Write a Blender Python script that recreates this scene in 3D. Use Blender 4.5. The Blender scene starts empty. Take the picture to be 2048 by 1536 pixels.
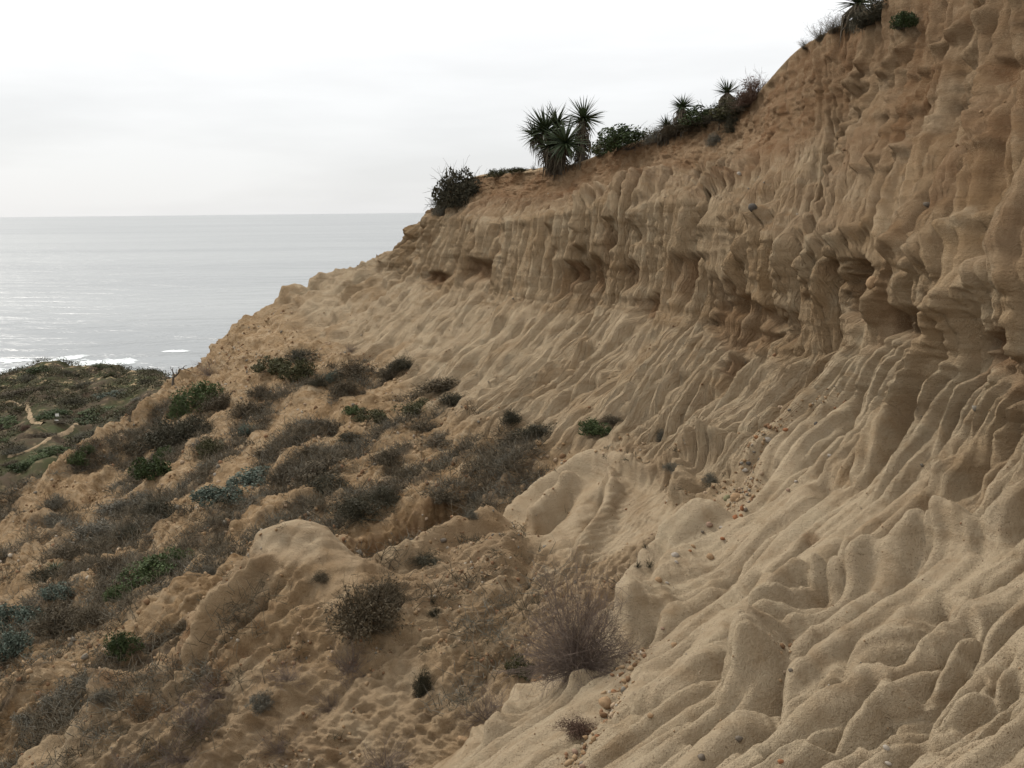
import bpy, math, random
import numpy as np
from mathutils import Vector, Matrix

# ------------------------------------------------------------------ camera
scene = bpy.context.scene
F, CX, CY = 2000.0, 1024.0, 768.0
PITCH, ROLL = math.atan(346.0 / F), math.radians(0.60)
_r = np.array([1.0, 0, 0]); _f = np.array([0, math.cos(PITCH), -math.sin(PITCH)])
_u = np.array([0, math.sin(PITCH), math.cos(PITCH)])
RT = _r * math.cos(ROLL) - _u * math.sin(ROLL)
UP = _u * math.cos(ROLL) + _r * math.sin(ROLL)
FW = _f
cam_d = bpy.data.cameras.new('camera'); cam = bpy.data.objects.new('camera', cam_d)
scene.collection.objects.link(cam); scene.camera = cam
cam_d.sensor_width = 36.0; cam_d.lens = 36.0 * F / 2048.0
cam_d.clip_start = 0.05; cam_d.clip_end = 90000.0
cam.matrix_world = Matrix(((RT[0], UP[0], -FW[0], 0), (RT[1], UP[1], -FW[1], 0), (RT[2], UP[2], -FW[2], 0), (0, 0, 0, 1)))

# ------------------------------------------------------------------ world and sun
SUN_EL, SUN_AZ = math.radians(42), math.radians(-42)        # azimuth from +Y towards +X
world = bpy.data.worlds.new('World'); scene.world = world; world.use_nodes = True
wn = world.node_tree.nodes; wl = world.node_tree.links
bg = wn['Background']; bg.inputs[1].default_value = 0.50
sun_d = bpy.data.lights.new('sun', 'SUN'); sun = bpy.data.objects.new('sun', sun_d); scene.collection.objects.link(sun)
sun_d.energy = 1.5; sun_d.angle = math.radians(10); sun_d.color = (1.0, 0.95, 0.87)
sd = Vector((math.sin(SUN_AZ) * math.cos(SUN_EL), math.cos(SUN_AZ) * math.cos(SUN_EL), math.sin(SUN_EL)))
sun.rotation_euler = sd.to_track_quat('Z', 'Y').to_euler()
scene.view_settings.view_transform = 'Standard'; scene.view_settings.look = 'None'
scene.view_settings.exposure = 1.0; scene.view_settings.gamma = 1.0
# overcast: the physical sky seen through a closed, slightly uneven cloud deck
sky = wn.new('ShaderNodeTexSky'); sky.sky_type = 'NISHITA'; sky.sun_disc = False
sky.sun_elevation = SUN_EL; sky.sun_rotation = SUN_AZ
skm = wn.new('ShaderNodeVectorMath'); skm.operation = 'SCALE'; skm.inputs['Scale'].default_value = 0.10; wl.new(sky.outputs[0], skm.inputs[0])
tc = wn.new('ShaderNodeTexCoord'); sx = wn.new('ShaderNodeSeparateXYZ'); wl.new(tc.outputs['Generated'], sx.inputs[0])
mpw = wn.new('ShaderNodeMapping'); mpw.inputs['Scale'].default_value = (1.6, 1.6, 9.0); wl.new(tc.outputs['Generated'], mpw.inputs['Vector'])
cn = wn.new('ShaderNodeTexNoise'); cn.inputs['Scale'].default_value = 1.7; cn.inputs['Detail'].default_value = 6; cn.inputs['Roughness'].default_value = 0.52; wl.new(mpw.outputs[0], cn.inputs['Vector'])
gr = wn.new('ShaderNodeValToRGB'); wl.new(sx.outputs['Z'], gr.inputs[0])                      # cloud deck by height above the horizon
e = gr.color_ramp.elements; e[0].position = 0.0; e[0].color = (0.85, 0.858, 0.865, 1); e[1].position = 1.0; e[1].color = (1.45, 1.44, 1.42, 1)
e2 = gr.color_ramp.elements.new(0.10); e2.color = (0.95, 0.955, 0.96, 1)
e3 = gr.color_ramp.elements.new(0.19); e3.color = (1.18, 1.18, 1.18, 1)
cr = wn.new('ShaderNodeMapRange'); cr.inputs['From Min'].default_value = 0.38; cr.inputs['From Max'].default_value = 0.62
cr.inputs['To Min'].default_value = 0.93; cr.inputs['To Max'].default_value = 1.04; wl.new(cn.outputs['Fac'], cr.inputs['Value'])
cm = wn.new('ShaderNodeVectorMath'); cm.operation = 'SCALE'; wl.new(gr.outputs[0], cm.inputs[0]); wl.new(cr.outputs[0], cm.inputs['Scale'])
mxw = wn.new('ShaderNodeMix'); mxw.data_type = 'RGBA'; mxw.inputs[0].default_value = 0.93
wl.new(skm.outputs[0], mxw.inputs[6]); wl.new(cm.outputs[0], mxw.inputs[7]); wl.new(mxw.outputs[2], bg.inputs[0])

# ------------------------------------------------------------------ helpers
def ray(u, v):
    d = RT * ((u - CX) / F) + UP * ((CY - v) / F) + FW
    return d / d[1]                       # scaled so that Y = 1

def at(u, v, Y): return ray(u, v) * Y

def proj(P):
    x = P @ RT; y = P @ UP; z = P @ FW
    z = np.where(np.abs(z) < 1e-4, 1e-4, z)
    return CX + F * x / z, CY - F * y / z, z

def pchip(xk, yk, x):
    """monotone cubic through (xk, yk[k, ...]) at x"""
    xk = np.asarray(xk, float); yk = np.asarray(yk, float)
    h = np.diff(xk); sh = (-1,) + (1,) * (yk.ndim - 1)
    d = np.diff(yk, axis=0) / h.reshape(sh)
    m = np.zeros_like(yk)
    w1 = (2 * h[1:] + h[:-1]).reshape(sh); w2 = (h[1:] + 2 * h[:-1]).reshape(sh)
    with np.errstate(divide='ignore', invalid='ignore'):
        hm = (w1 + w2) / (w1 / d[:-1] + w2 / d[1:])
    m[1:-1] = np.where(d[:-1] * d[1:] > 0, hm, 0)
    m[0] = d[0]; m[-1] = d[-1]
    i = np.clip(np.searchsorted(xk, x) - 1, 0, len(xk) - 2)
    t = ((x - xk[i]) / h[i]).reshape(sh); hh = h[i].reshape(sh)
    return ((2*t**3 - 3*t**2 + 1) * yk[i] + (t**3 - 2*t**2 + t) * hh * m[i] + (-2*t**3 + 3*t**2) * yk[i+1] + (t**3 - t**2) * hh * m[i+1])

_rs = np.random.RandomState(7)
_perm = _rs.permutation(256).astype(np.int32); _perm = np.concatenate([_perm, _perm, _perm])
_g = _rs.normal(size=(256, 3)).astype(np.float32); _g /= np.linalg.norm(_g, axis=1, keepdims=True)
def noise(x, y, z=0.0, seed=0):
    """gradient noise, about -0.9..0.9"""
    x, y, z = np.broadcast_arrays(np.float32(x), np.float32(y), np.float32(z))
    shp = x.shape; x = x.ravel() + seed * 17.13; y = y.ravel() + seed * 5.71; z = z.ravel() + seed * 9.37
    xi = np.floor(x).astype(np.int32); yi = np.floor(y).astype(np.int32); zi = np.floor(z).astype(np.int32)
    fx = x - xi; fy = y - yi; fz = z - zi
    xi &= 255; yi &= 255; zi &= 255
    sx = fx*fx*fx*(fx*(fx*6-15)+10); sy = fy*fy*fy*(fy*(fy*6-15)+10); sz = fz*fz*fz*(fz*(fz*6-15)+10)
    out = 0
    for dx in (0, 1):
        wx = sx if dx else 1 - sx
        px = _perm[xi + dx]
        for dy in (0, 1):
            wy = sy if dy else 1 - sy
            pxy = _perm[px + yi + dy]
            for dz in (0, 1):
                wz = sz if dz else 1 - sz
                g = _g[_perm[pxy + zi + dz]]
                out = out + wx * wy * wz * (g[:, 0]*(fx-dx) + g[:, 1]*(fy-dy) + g[:, 2]*(fz-dz))
    return (out * 1.6).reshape(shp).astype(np.float32)

def fbm(x, y, z=0.0, octv=4, seed=0, gain=0.5):
    a, f, s = 1.0, 1.0, 0.0
    for o in range(octv):
        s = s + a * noise(x * f, y * f, z * f, seed + o * 3); a *= gain; f *= 2.03
    return s

def smooth(a, b, x):
    t = np.clip((x - a) / (b - a), 0, 1); return t * t * (3 - 2 * t)

def mesh_from(name, V, Fq, mat=None, smooth_=True):
    me = bpy.data.meshes.new(name)
    V = np.asarray(V, np.float32); Fq = np.asarray(Fq, np.int32)
    n = Fq.shape[1]
    me.vertices.add(len(V)); me.vertices.foreach_set('co', V.ravel())
    me.loops.add(Fq.size); me.loops.foreach_set('vertex_index', Fq.ravel())
    me.polygons.add(len(Fq)); me.polygons.foreach_set('loop_start', np.arange(0, Fq.size, n, dtype=np.int32))
    me.polygons.foreach_set('use_smooth', np.full(len(Fq), smooth_, bool))
    me.update(calc_edges=True)
    if mat: me.materials.append(mat)
    return me

def link(name, me, parent=None):
    o = bpy.data.objects.new(name, me); scene.collection.objects.link(o)
    if parent is not None: o.parent = parent
    return o

def attr(me, name, val):
    a = me.attributes.new(name, 'FLOAT', 'POINT'); a.data.foreach_set('value', np.asarray(val, np.float32).ravel())

# ------------------------------------------------------------------ hillside: flow lines from the rim to the valley
# each flow line: 12 levels (rim, cap base, shoulder, cliff base, apron, toe, six down the slope) as pixel of the photo + distance ahead
FL = [
 [(885,395,40),(870,430,40.2),(830,470,40.6),(765,520,41),(670,547,42),(575,598,42),(460,665,41),(400,730,39),(340,762,36.5),(200,882,32),(60,962,28.5),(-100,1040,25)],
 [(960,352,38),(945,385,37.5),(900,440,37),(850,560,36),(780,625,35),(700,690,34.5),(600,702,34.5),(500,760,33.5),(400,840,31.5),(240,960,27.5),(80,1090,23),(-100,1240,19)],
 [(1040,345,35),(1030,392,34),(985,445,33),(950,580,31.5),(870,665,30),(810,725,29),(700,780,28),(560,860,26.5),(430,955,24),(280,1080,20.5),(120,1230,17.3),(-60,1390,14.5)],
 [(1130,333,32.3),(1125,386,31.1),(1085,434,29.8),(1060,600,27.7),(955,718,26.2),(865,788,25.2),(760,845,24.2),(620,925,22.3),(470,1020,20.3),(300,1130,18.3),(130,1255,16),(-60,1400,14)],
 [(1245,292,29.6),(1245,360,28),(1210,413,26.4),(1195,611,24.3),(1075,738,22.9),(955,830,21.9),(850,893,20.9),(715,970,19.4),(575,1040,18),(420,1130,16.5),(220,1255,14.8),(0,1400,13.2)],
 [(1330,272,28.3),(1330,335,26.8),(1295,408,24.8),(1278,614,22.3),(1155,748,21),(1035,850,20),(950,925,18.8),(855,992,17.5),(745,1070,16.1),(600,1110,15),(400,1200,14),(60,1440,12.6)],
 [(1420,244,26.8),(1420,310,25),(1385,405,22.8),(1355,628,19.8),(1250,760,18.9),(1140,870,17.8),(1045,970,16.8),(905,1110,15.5),(720,1205,14.4),(560,1230,13.7),(360,1310,13),(90,1480,12)],
 [(1480,222,25.3),(1480,300,23.2),(1450,420,20.6),(1440,650,17.6),(1360,770,16.9),(1280,872,15.9),(1200,940,14.6),(1040,1062,13.3),(725,1130,12.7),(600,1052,12.6),(400,1265,11.6),(200,1460,10.8)],
 [(1600,96,20.8),(1610,270,18.4),(1540,480,16.2),(1530,710,15.2),(1455,805,14.9),(1375,895,14.1),(1290,980,13.1),(1150,1080,12),(960,1170,11.5),(760,1230,11),(560,1360,10.4),(400,1520,9.9)],
 [(1715,32,18.2),(1700,280,16.6),(1630,500,14.6),(1620,708,13.2),(1545,815,13.2),(1450,905,12.8),(1360,1000,12.1),(1230,1105,11.2),(1080,1215,10.5),(960,1310,10),(830,1430,9.4),(720,1560,9)],
 [(1835,-40,16),(1790,260,14.4),(1725,522,12.7),(1720,692,11.9),(1640,800,12.1),(1530,900,11.9),(1440,1010,11.1),(1340,1115,10.4),(1240,1230,9.7),(1140,1340,9.1),(1030,1450,8.6),(920,1560,8.2)],
 [(1940,-110,14.4),(1885,240,12.9),(1800,525,11.4),(1795,690,10.8),(1730,810,11),(1640,905,10.7),(1535,1010,10),(1420,1115,9.3),(1300,1220,8.6),(1180,1320,8),(1060,1420,7.5),(930,1530,7.1)],
 [(2040,-190,13),(1980,210,11.6),(1885,545,10.2),(1875,700,9.7),(1820,830,9.9),(1735,930,9.5),(1630,1030,8.9),(1510,1130,8.3),(1385,1230,7.7),(1260,1330,7.15),(1130,1430,6.7),(1000,1530,6.3)],
 [(2160,-290,11.6),(2090,170,10.2),(1980,560,9),(1965,740,8.5),(1905,860,8.75),(1830,955,8.3),(1730,1050,7.8),(1610,1145,7.25),(1480,1245,6.7),(1350,1345,6.2),(1210,1450,5.8),(1070,1555,5.5)],
 [(2310,-400,10.2),(2220,110,8.9),(2095,575,7.9),(2065,800,7.4),(2020,890,7.6),(1950,985,7.15),(1850,1080,6.7),(1725,1180,6.2),(1590,1285,5.75),(1450,1390,5.3),(1300,1500,4.95),(1150,1610,4.7)],
 [(2500,-520,9),(2380,60,7.8),(2230,580,6.6),(2200,850,6.1),(2160,950,6.2),(2090,1045,5.8),(1990,1140,5.45),(1860,1245,5.05),(1715,1355,4.7),(1565,1470,4.4),(1410,1590,4.1),(1250,1700,3.9)],
 [(2750,-700,7.6),(2620,20,6.5),(2450,620,5.4),(2400,920,4.95),(2360,1020,5.1),(2290,1115,4.8),(2190,1215,4.5),(2050,1330,4.2),(1890,1450,3.9),(1730,1575,3.65),(1570,1700,3.45),(1400,1820,3.3)],
 [(3100,-1000,6),(3000,0,5),(2900,700,4.3),(2850,1000,3.9),(2800,1110,3.75),(2720,1210,3.55),(2600,1330,3.35),(2450,1460,3.1),(2280,1600,2.9),(2100,1740,2.75),(1900,1880,2.6),(1700,2000,2.5)],
]
for L_ in FL[1:]:                                        # the fluted band stands nearly upright
    L_[2] = (L_[2][0], L_[2][1], L_[3][2] + 0.30 * (L_[2][2] - L_[3][2]))
ST = [np.array([at(*p) for p in line]) for line in FL]
# the slope falls away behind the far spur, and passes under the photographer's feet
back1 = ST[0] + np.array([[0.6, 2.0, -0.7]] * 12) ; back2 = ST[0] + np.array([[2.0, 8.0, -6.0]] * 12); back3 = ST[0] + np.array([[4.0, 22.0, -20.0]] * 12)
near = np.array([(8,1.2,5.5),(6.5,1.2,3),(5.4,1.2,1),(4.5,1.2,-.2),(3.8,1.1,-.6),(3,1,-.9),(2.2,.8,-1.2),(1.4,.6,-1.45),(.7,.4,-1.6),(0,.2,-1.75),(-.8,.2,-2.2),(-1.8,.2,-2.8)])
near2 = near + np.array([0, -6, 0.4])
ST = [back3, back2, back1] + ST + [near, near2]
NST = len(ST)
def extend(L):
    d = np.array([1.0, 0.45, 0.0])
    a = L[0] + d * 4 + np.array([0, 0, 0.25]); b = L[0] + d * 16 + np.array([0, 0, 0.5])
    t = L[-1] - L[-2]; t = t / np.linalg.norm(t)
    t = t * 0.5 + np.array([-0.7, -0.0, -0.62]) * 0.5
    c = L[-1] + t * 4; e = L[-1] + t * 22
    return np.vstack([b, a, L, c, e])
ST = np.array([extend(L) for L in ST])                 # NST x 16 x 3
# crisp breaks of slope at the rim, the shoulder and the foot of the cliff
def insert_breaks(A):
    mixp = lambda i, j, w: A[:, i] * (1 - w) + A[:, j] * w
    rows = [A[:, 0], A[:, 1], A[:, 2], mixp(2, 3, 0.12), A[:, 3], mixp(3, 4, 0.88), A[:, 4], mixp(4, 5, 0.10), mixp(4, 5, 0.90), A[:, 5], mixp(5, 6, 0.10)] + [A[:, i] for i in range(6, 16)]
    return np.stack(rows, 1)
ST = insert_breaks(ST)
LEV = np.array([-1.5, 0, 1, 1.12, 2, 2.88, 3, 3.10, 3.90, 4, 4.10, 5, 6, 7, 8, 9, 10, 11, 12, 13, 14.5])
SK = np.arange(NST, dtype=float)

def surface(s, t):
    A = pchip(SK, ST, s)                                # ns x 16 x 3
    B = pchip(LEV, np.swapaxes(A, 0, 1), t)             # nt x ns x 3
    return np.swapaxes(B, 0, 1)

NS, NT = 1260, 1060
def spread_samples(n, k, lo, hi, axis):
    c = np.linspace(lo, hi, 600); o = np.linspace(0, 1, 160)
    s = c if axis == 0 else SK[0] + o * (SK[-1] - SK[0]); t = LEV[0] + o * (LEV[-1] - LEV[0]) if axis == 0 else c
    P = surface(s, t); U, Vv, z = proj(P)
    inf = (U > -40) & (U < 2090) & (Vv > -40) & (Vv < 1576) & (z > 1)
    d = np.hypot(np.diff(U, axis=axis), np.diff(Vv, axis=axis))
    m = inf[1:] if axis == 0 else inf[:, 1:]
    m2 = np.where(m, d, np.nan)
    ax = 1 - axis
    cnt = m.sum(axis=ax)
    w = np.where(cnt > 3, np.nanmean(np.where(cnt[:, None] > 0 if axis == 0 else cnt[None, :] > 0, m2, 0), axis=ax), 0)
    w = np.nan_to_num(w) + (0.3 if axis == 0 else 0.8) * np.max(np.where(m, d, 0), axis=ax); w = w + 0.06 * w.max() * (0.25 + (cnt > 3))
    w = np.convolve(np.pad(w, 8, 'edge'), np.ones(17) / 17, 'valid')
    cum = np.concatenate([[0], np.cumsum(w)]); cum /= cum[-1]
    return np.interp(np.linspace(0, 1, n), cum, c)
S = spread_samples(NS, 0, SK[0], SK[-1], 0); T = spread_samples(NT, 0, LEV[0], LEV[-1], 1)
P = surface(S, T)                                       # NS x NT x 3
PU, PV, PZ = proj(P)
PU = PU.astype(np.float32); PV = PV.astype(np.float32); PZ = PZ.astype(np.float32)
NRM = np.cross(np.gradient(P, axis=0), np.gradient(P, axis=1)); NRM /= np.linalg.norm(NRM, axis=2, keepdims=True) + 1e-12
if NRM[NS // 2, NT // 2, 2] < 0: NRM = -NRM
NRM = NRM.astype(np.float32)
SS, TT = np.meshgrid(S.astype(np.float32), T.astype(np.float32), indexing='ij')
# the surface nearest to the viewpoint: traced features only act on ground that is in the open
cell = 4.0
ci = np.clip((PU + 200) / cell, 0, 700).astype(np.int32) * 700 + np.clip((PV + 200) / cell, 0, 699).astype(np.int32)
zb = np.full(701 * 700, 1e9, np.float32); okz = PZ > 0.5
np.minimum.at(zb, ci[okz], PZ[okz])
OPEN = okz & (PZ < zb[ci] * 1.07 + 0.15)
MPP = PZ / F                                             # metres per photo pixel
# cross-slope and down-slope metres
dS = np.linalg.norm(np.diff(P, axis=0), axis=2)
lv = (T > 3) & (T < 8)
QS = np.concatenate([[0], np.cumsum(dS[:, lv].mean(axis=1))]).astype(np.float32)
Q = np.broadcast_to(QS[:, None], (NS, NT))
Lg = np.concatenate([np.zeros((NS, 1)), np.cumsum(np.linalg.norm(np.diff(P, axis=1), axis=2), axis=1)], axis=1).astype(np.float32)
X, Y, Z = [P[..., k].astype(np.float32) for k in range(3)]

# lookup: photo pixel -> vertex of the open ground
_ord = np.argsort(-PZ.ravel()); _ord = _ord[OPEN.ravel()[_ord]]
LOOK = np.full(701 * 700, -1, np.int64); LOOK[ci.ravel()[_ord]] = _ord
LOOK = LOOK[:700 * 700].reshape(700, 700)
XYZ = np.stack([X.ravel(), Y.ravel(), Z.ravel()], 1)
def ground(u, v):
    """index of the open-ground vertex seen at a photo pixel"""
    a = int((u + 200) / cell); b = int((v + 200) / cell)
    for r in range(0, 14):
        w = LOOK[max(a - r, 0):a + r + 1, max(b - r, 0):b + r + 1]; w = w[w >= 0]
        if len(w): return w[np.argmin((PU.ravel()[w] - u) ** 2 + (PV.ravel()[w] - v) ** 2)]
    return None

def seg_dist(poly, w):
    """distance in metres of the open ground to a traced line: (index, distance, 0..1 along, metres per pixel)"""
    poly = np.asarray(poly, np.float32); pts = [poly[0]]
    for a, b in zip(poly[:-1], poly[1:]):
        n = max(1, int(np.hypot(*(b - a)) / 22)); pts += [a + (b - a) * j / n for j in range(1, n + 1)]
    g = [ground(*p) for p in pts]; g = [x for x in g if x is not None]
    if len(g) < 2: return np.zeros(0, int), np.zeros(0, np.float32), np.zeros(0, np.float32), 0.001
    W = XYZ[g]
    for _ in range(2): W[1:-1] = (W[:-2] + 2 * W[1:-1] + W[2:]) / 4
    mpp = float(np.median(MPP.ravel()[g])); R = w * mpp * 2.6
    pad = w * 4.5; lo = poly.min(0) - pad; hi = poly.max(0) + pad; l3 = W.min(0) - R; h3 = W.max(0) + R
    idx = np.flatnonzero((OPEN & (PU > lo[0]) & (PU < hi[0]) & (PV > lo[1]) & (PV < hi[1]) & (Y > l3[1]) & (Y < h3[1]) & (X > l3[0]) & (X < h3[0])).ravel())
    V = XYZ[idx] + wob[idx, None] * mpp * 7
    best = np.full(len(idx), 1e9, np.float32); al = np.zeros(len(idx), np.float32)
    sl = np.linalg.norm(np.diff(W, axis=0), axis=1); cum = np.concatenate([[0], np.cumsum(sl)])
    for a, b, l0, l1 in zip(W[:-1], W[1:], cum[:-1], cum[1:]):
        ab = b - a; t = np.clip((V - a) @ ab / (ab @ ab + 1e-9), 0, 1)
        d = np.linalg.norm(V - a - t[:, None] * ab, axis=1)
        m = d < best; best[m] = d[m]; al[m] = (l0 + t * (l1 - l0))[m] / cum[-1]
    keep = best < R
    return idx[keep], best[keep], al[keep], mpp

def tr(off, sc, pts): return [(off[0] + p[0] * sc, off[1] + p[1] * sc) for p in pts]
def R1(*p): return tr((1024, 0), 0.5, p)
def R2(*p): return tr((0, 600), 0.3418, p)
def R3(*p): return tr((500, 500), 0.3418, p)
def R4(*p): return tr((0, 1000), 0.349, p)
def R5(*p): return tr((600, 900), 0.4141, p)
def R6(*p): return tr((1200, 700), 0.4141, p)
def R7(*p): return tr((1200, 1050), 0.4141, p)
def R8(*p): return tr((1560, 0), 0.2383, p)
def R9(*p): return tr((800, 150), 0.3906, p)

DISP = np.zeros((NS, NT), np.float32); DF = DISP.ravel()
RED = np.zeros((NS, NT), np.float32); RF = RED.ravel()
wig = noise(PU * 0.035, PV * 0.035, 0, 4).ravel(); wig2 = noise(PU * 0.11, PV * 0.11, 0, 9).ravel(); wob = wig + 0.4 * wig2
MF = MPP.ravel()
GV = np.zeros(NS * NT, np.float32); RG = np.zeros(NS * NT, np.float32)
def gully(poly, w, k=1.0, p=1.4):
    """V-shaped crease between two rounded flanks"""
    i, d, a, mpp = seg_dist(poly, w)
    if not len(i): return
    t = 1 - np.clip(d / (w * mpp * 2.0), 0, 1)
    f = 1 - np.sqrt(np.maximum(1 - t * t, 0))            # round flank, sharp bottom
    f = 0.6 * f + 0.4 * t ** p
    fade = smooth(0, 0.15, a) * smooth(1, 0.85, a)
    GV[i] = np.minimum(GV[i], -k * w * mpp * 2.4 * f * fade)
def ridge(poly, w, k=0.6, end=0.15):
    i, d, a, mpp = seg_dist(poly, w)
    if not len(i): return
    fade = smooth(0, end, a) * smooth(1, 1 - end, a)
    RG[i] = np.maximum(RG[i], k * w * mpp * 2.2 * np.exp(-(d / (w * mpp * 1.15)) ** 2) * fade)
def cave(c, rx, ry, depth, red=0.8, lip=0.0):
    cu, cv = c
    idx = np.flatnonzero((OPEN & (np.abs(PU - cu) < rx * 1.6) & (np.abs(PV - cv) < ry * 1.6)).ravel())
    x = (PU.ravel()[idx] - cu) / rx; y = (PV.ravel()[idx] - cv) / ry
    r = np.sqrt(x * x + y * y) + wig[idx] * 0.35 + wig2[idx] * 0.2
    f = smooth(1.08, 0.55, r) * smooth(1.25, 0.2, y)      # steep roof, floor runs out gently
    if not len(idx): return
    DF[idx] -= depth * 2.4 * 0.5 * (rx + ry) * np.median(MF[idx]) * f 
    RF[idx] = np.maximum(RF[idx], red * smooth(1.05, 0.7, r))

# ------------------------------------------------------------------ relief of the hillside
NEAR = smooth(12.4, 13.8, SS)
CAP = smooth(0.95, 1.1, TT) * smooth(2.25, 1.95, TT)
UPPER = smooth(1.9, 2.2, TT) * smooth(3.1, 2.8, TT)
CLIFF = smooth(2.75, 3.1, TT) * smooth(4.35, 3.95, TT)
APRON = smooth(3.9, 4.4, TT) * smooth(6.7, 5.9, TT)
LOW = smooth(5.8, 6.7, TT)
BRUSHY = LOW * smooth(9.7, 9.1, SS)                       # rubble and brush slope on the left
FRONT = LOW * smooth(9.1, 9.7, SS) * (1 - NEAR)           # the spur and its crumbling face
def blob(u, v, rx, ry): return smooth(1.15, 0.6, np.hypot((PU - u) / rx, (PV - v) / ry)) * OPEN
CALM = np.clip(blob(600, 1085, 110, 55) + blob(665, 1150, 60, 70) + blob(1190, 1020, 190, 100), 0, 1)
FRONT = FRONT * (1 - 0.75 * CALM)
FACE = smooth(0.95, 1.1, TT)
warp = fbm(Q * 0.8, Lg * 0.30, 0, 3, 21) * 0.16
warp2 = fbm(Q * 2.6, Lg * 0.8, 0, 2, 23) * 0.032
def rill(wave, along, seed, w=1.0):
    """(round ridges between sharp creases, flat-topped flutes between narrow grooves), both 0..1"""
    n = np.abs(noise(Q / wave + warp * w / wave + warp2 / wave, Lg / along, SS * 0.15, seed))
    return np.minimum(n * 2.2, 1.0), 1 - np.exp(-n / 0.17)
r_big, c_big = rill(0.46, 9.0, 31); r_mid, c_mid = rill(0.215, 5.0, 37, 1.1)
round_ = lambda r: np.sqrt(np.maximum(1 - (1 - r) ** 2, 0))
FARM = smooth(12.2, 10.2, SS)
flute = FARM * round_(rill(0.40, 14.0, 191, 0.7)[0]) + (1 - FARM) * (0.3 * round_(rill(0.36, 10.0, 197, 0.7)[0]) + 0.7 * round_(rill(0.85, 16.0, 195, 0.7)[0])); flute2 = round_(rill(0.17, 6.0, 193, 0.8)[0]); r_fin, c_fin = rill(0.10, 2.6, 41, 1.2)
crag = np.abs(noise(X * 3.2, Y * 3.2, Z * 4.5, 181)) + 0.4 * np.abs(noise(X * 9, Y * 9, Z * 12, 183)); crack = np.exp(-crag / 0.09)
lump1 = fbm(X * 0.55, Y * 0.55, Z * 0.55, 2, 51); lump2 = fbm(X * 1.7, Y * 1.7, Z * 1.7, 3, 57)
small = fbm(X * 6, Y * 6, Z * 6, 3, 61); tiny = noise(X * 28, Y * 28, Z * 28, 66)
# harder and softer beds: level ledges with an uneven edge
zb_ = Z + lump2 * 0.08
bed = noise(zb_ * 5.0, Q * 0.16, 0, 71) * 0.5 + noise(zb_ * 11.0, Q * 0.3, 0, 73) * 0.5 + noise(zb_ * 24.0, Q * 0.5, 0, 75) * 0.35
broken = smooth(-0.25, 0.45, noise(Q * 0.7, Z * 0.9, 3.3, 77))
DISP += FACE * (lump1 * 0.10 + lump2 * 0.035) * (1 - 0.65 * NEAR * smooth(4, 5, TT)) * (1 - 0.55 * CLIFF)
DISP += CAP * (0.35 + 0.65 * FARM) * (0.07 * (r_mid - 0.4) + 0.05 * (c_fin - 0.7) + 0.07 * small + 0.06 * bed - 0.05 + 0.02 * tiny)
CAPN = CAP * (1 - FARM)
DISP += (CAPN + 0.45 * UPPER * (1 - FARM)) * (0.36 * (flute - 0.75) + 0.26 * (flute2 - 0.75) + 0.16 * (c_mid - 0.7) + 0.09 * (c_fin - 0.7) + 0.10 * broken * bed + 0.06 * np.abs(small) + 0.02 * tiny - 0.05 * crack)
DISP += UPPER * (0.08 * (r_big - 0.4) + 0.42 * (flute - 0.75) + 0.20 * (flute2 - 0.75) + 0.08 * (r_mid - 0.4) + 0.10 * (c_mid - 0.7) + 0.05 * (r_fin - .4) + 0.05 * broken * bed + 0.014 * small)
DISP += CLIFF * (1 - 0.3 * NEAR) * (0.10 * (r_big - 0.45) + (0.42 + 0.34 * FARM) * (flute - 0.75) + 0.24 * (flute2 - 0.75) + 0.12 * (c_mid - 0.7) + 0.10 * (c_fin - .7) + (0.025 + 0.05 * broken) * bed + 0.02 * small + 0.008 * tiny)
DISP += APRON * (0.08 * (r_big - 0.4) + 0.10 * (c_big - 0.7) + 0.22 * (flute2 - 0.75) + 0.12 * (r_mid - 0.4) + 0.18 * (c_mid - 0.7) + (0.08 * (r_fin - 0.4) + 0.09 * (c_fin - 0.7)) * (1 - 0.5 * NEAR) + 0.012 * small + 0.03 * broken * bed)
rib = 0.55 * round_(rill(0.30, 9.0, 211, 0.8)[0]) + 0.45 * round_(rill(0.62, 14.0, 213, 0.7)[0])
DISP += NEAR * (LOW + 0.5 * APRON) * 0.30 * (rib - 0.75)
DISP += LOW * NEAR * (0.06 * (rill(0.9, 7.0, 45)[0] - 0.5) + 0.03 * (r_mid - 0.4) + 0.045 * (c_mid - 0.7) + 0.02 * (c_fin - 0.7) + 0.02 * (r_fin - .4) + 0.010 * small + 0.004 * tiny)
DISP -= (CLIFF + CAP + 0.5 * UPPER) * 0.07 * crack * (0.3 + 0.7 * broken)
DISP += (CLIFF + CAP) * 0.03 * np.abs(noise(X * 13, Y * 13, Z * 16, 187))
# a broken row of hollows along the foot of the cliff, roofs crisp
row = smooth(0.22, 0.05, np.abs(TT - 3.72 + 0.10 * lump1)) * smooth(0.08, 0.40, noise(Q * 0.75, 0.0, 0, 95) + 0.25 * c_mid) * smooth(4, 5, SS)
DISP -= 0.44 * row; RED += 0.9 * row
hum = fbm(X * 0.9, Y * 0.9, Z * 0.9, 4, 81, 0.55)
DISP += BRUSHY * (0.14 * (r_big - 0.4) + 0.26 * hum - 0.14 * crack + 0.08 * np.abs(small) + 0.035 * tiny)
crumb = np.abs(fbm(X * 2.6, Y * 2.6, Z * 3.6, 4, 87, 0.6))
DISP += FRONT * (0.12 * (flute - 0.75) + 0.09 * (flute2 - 0.75) + 0.03 * (c_fin - 0.7) + 0.12 * hum - 0.09 * smooth(0.15, 0.7, fbm(X * 1.6, Y * 1.6, Z * 3.2, 4, 87, 0.6)) - 0.04 * crack + 0.025 * broken * bed + 0.08 * np.abs(small) + 0.022 * tiny)
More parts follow.
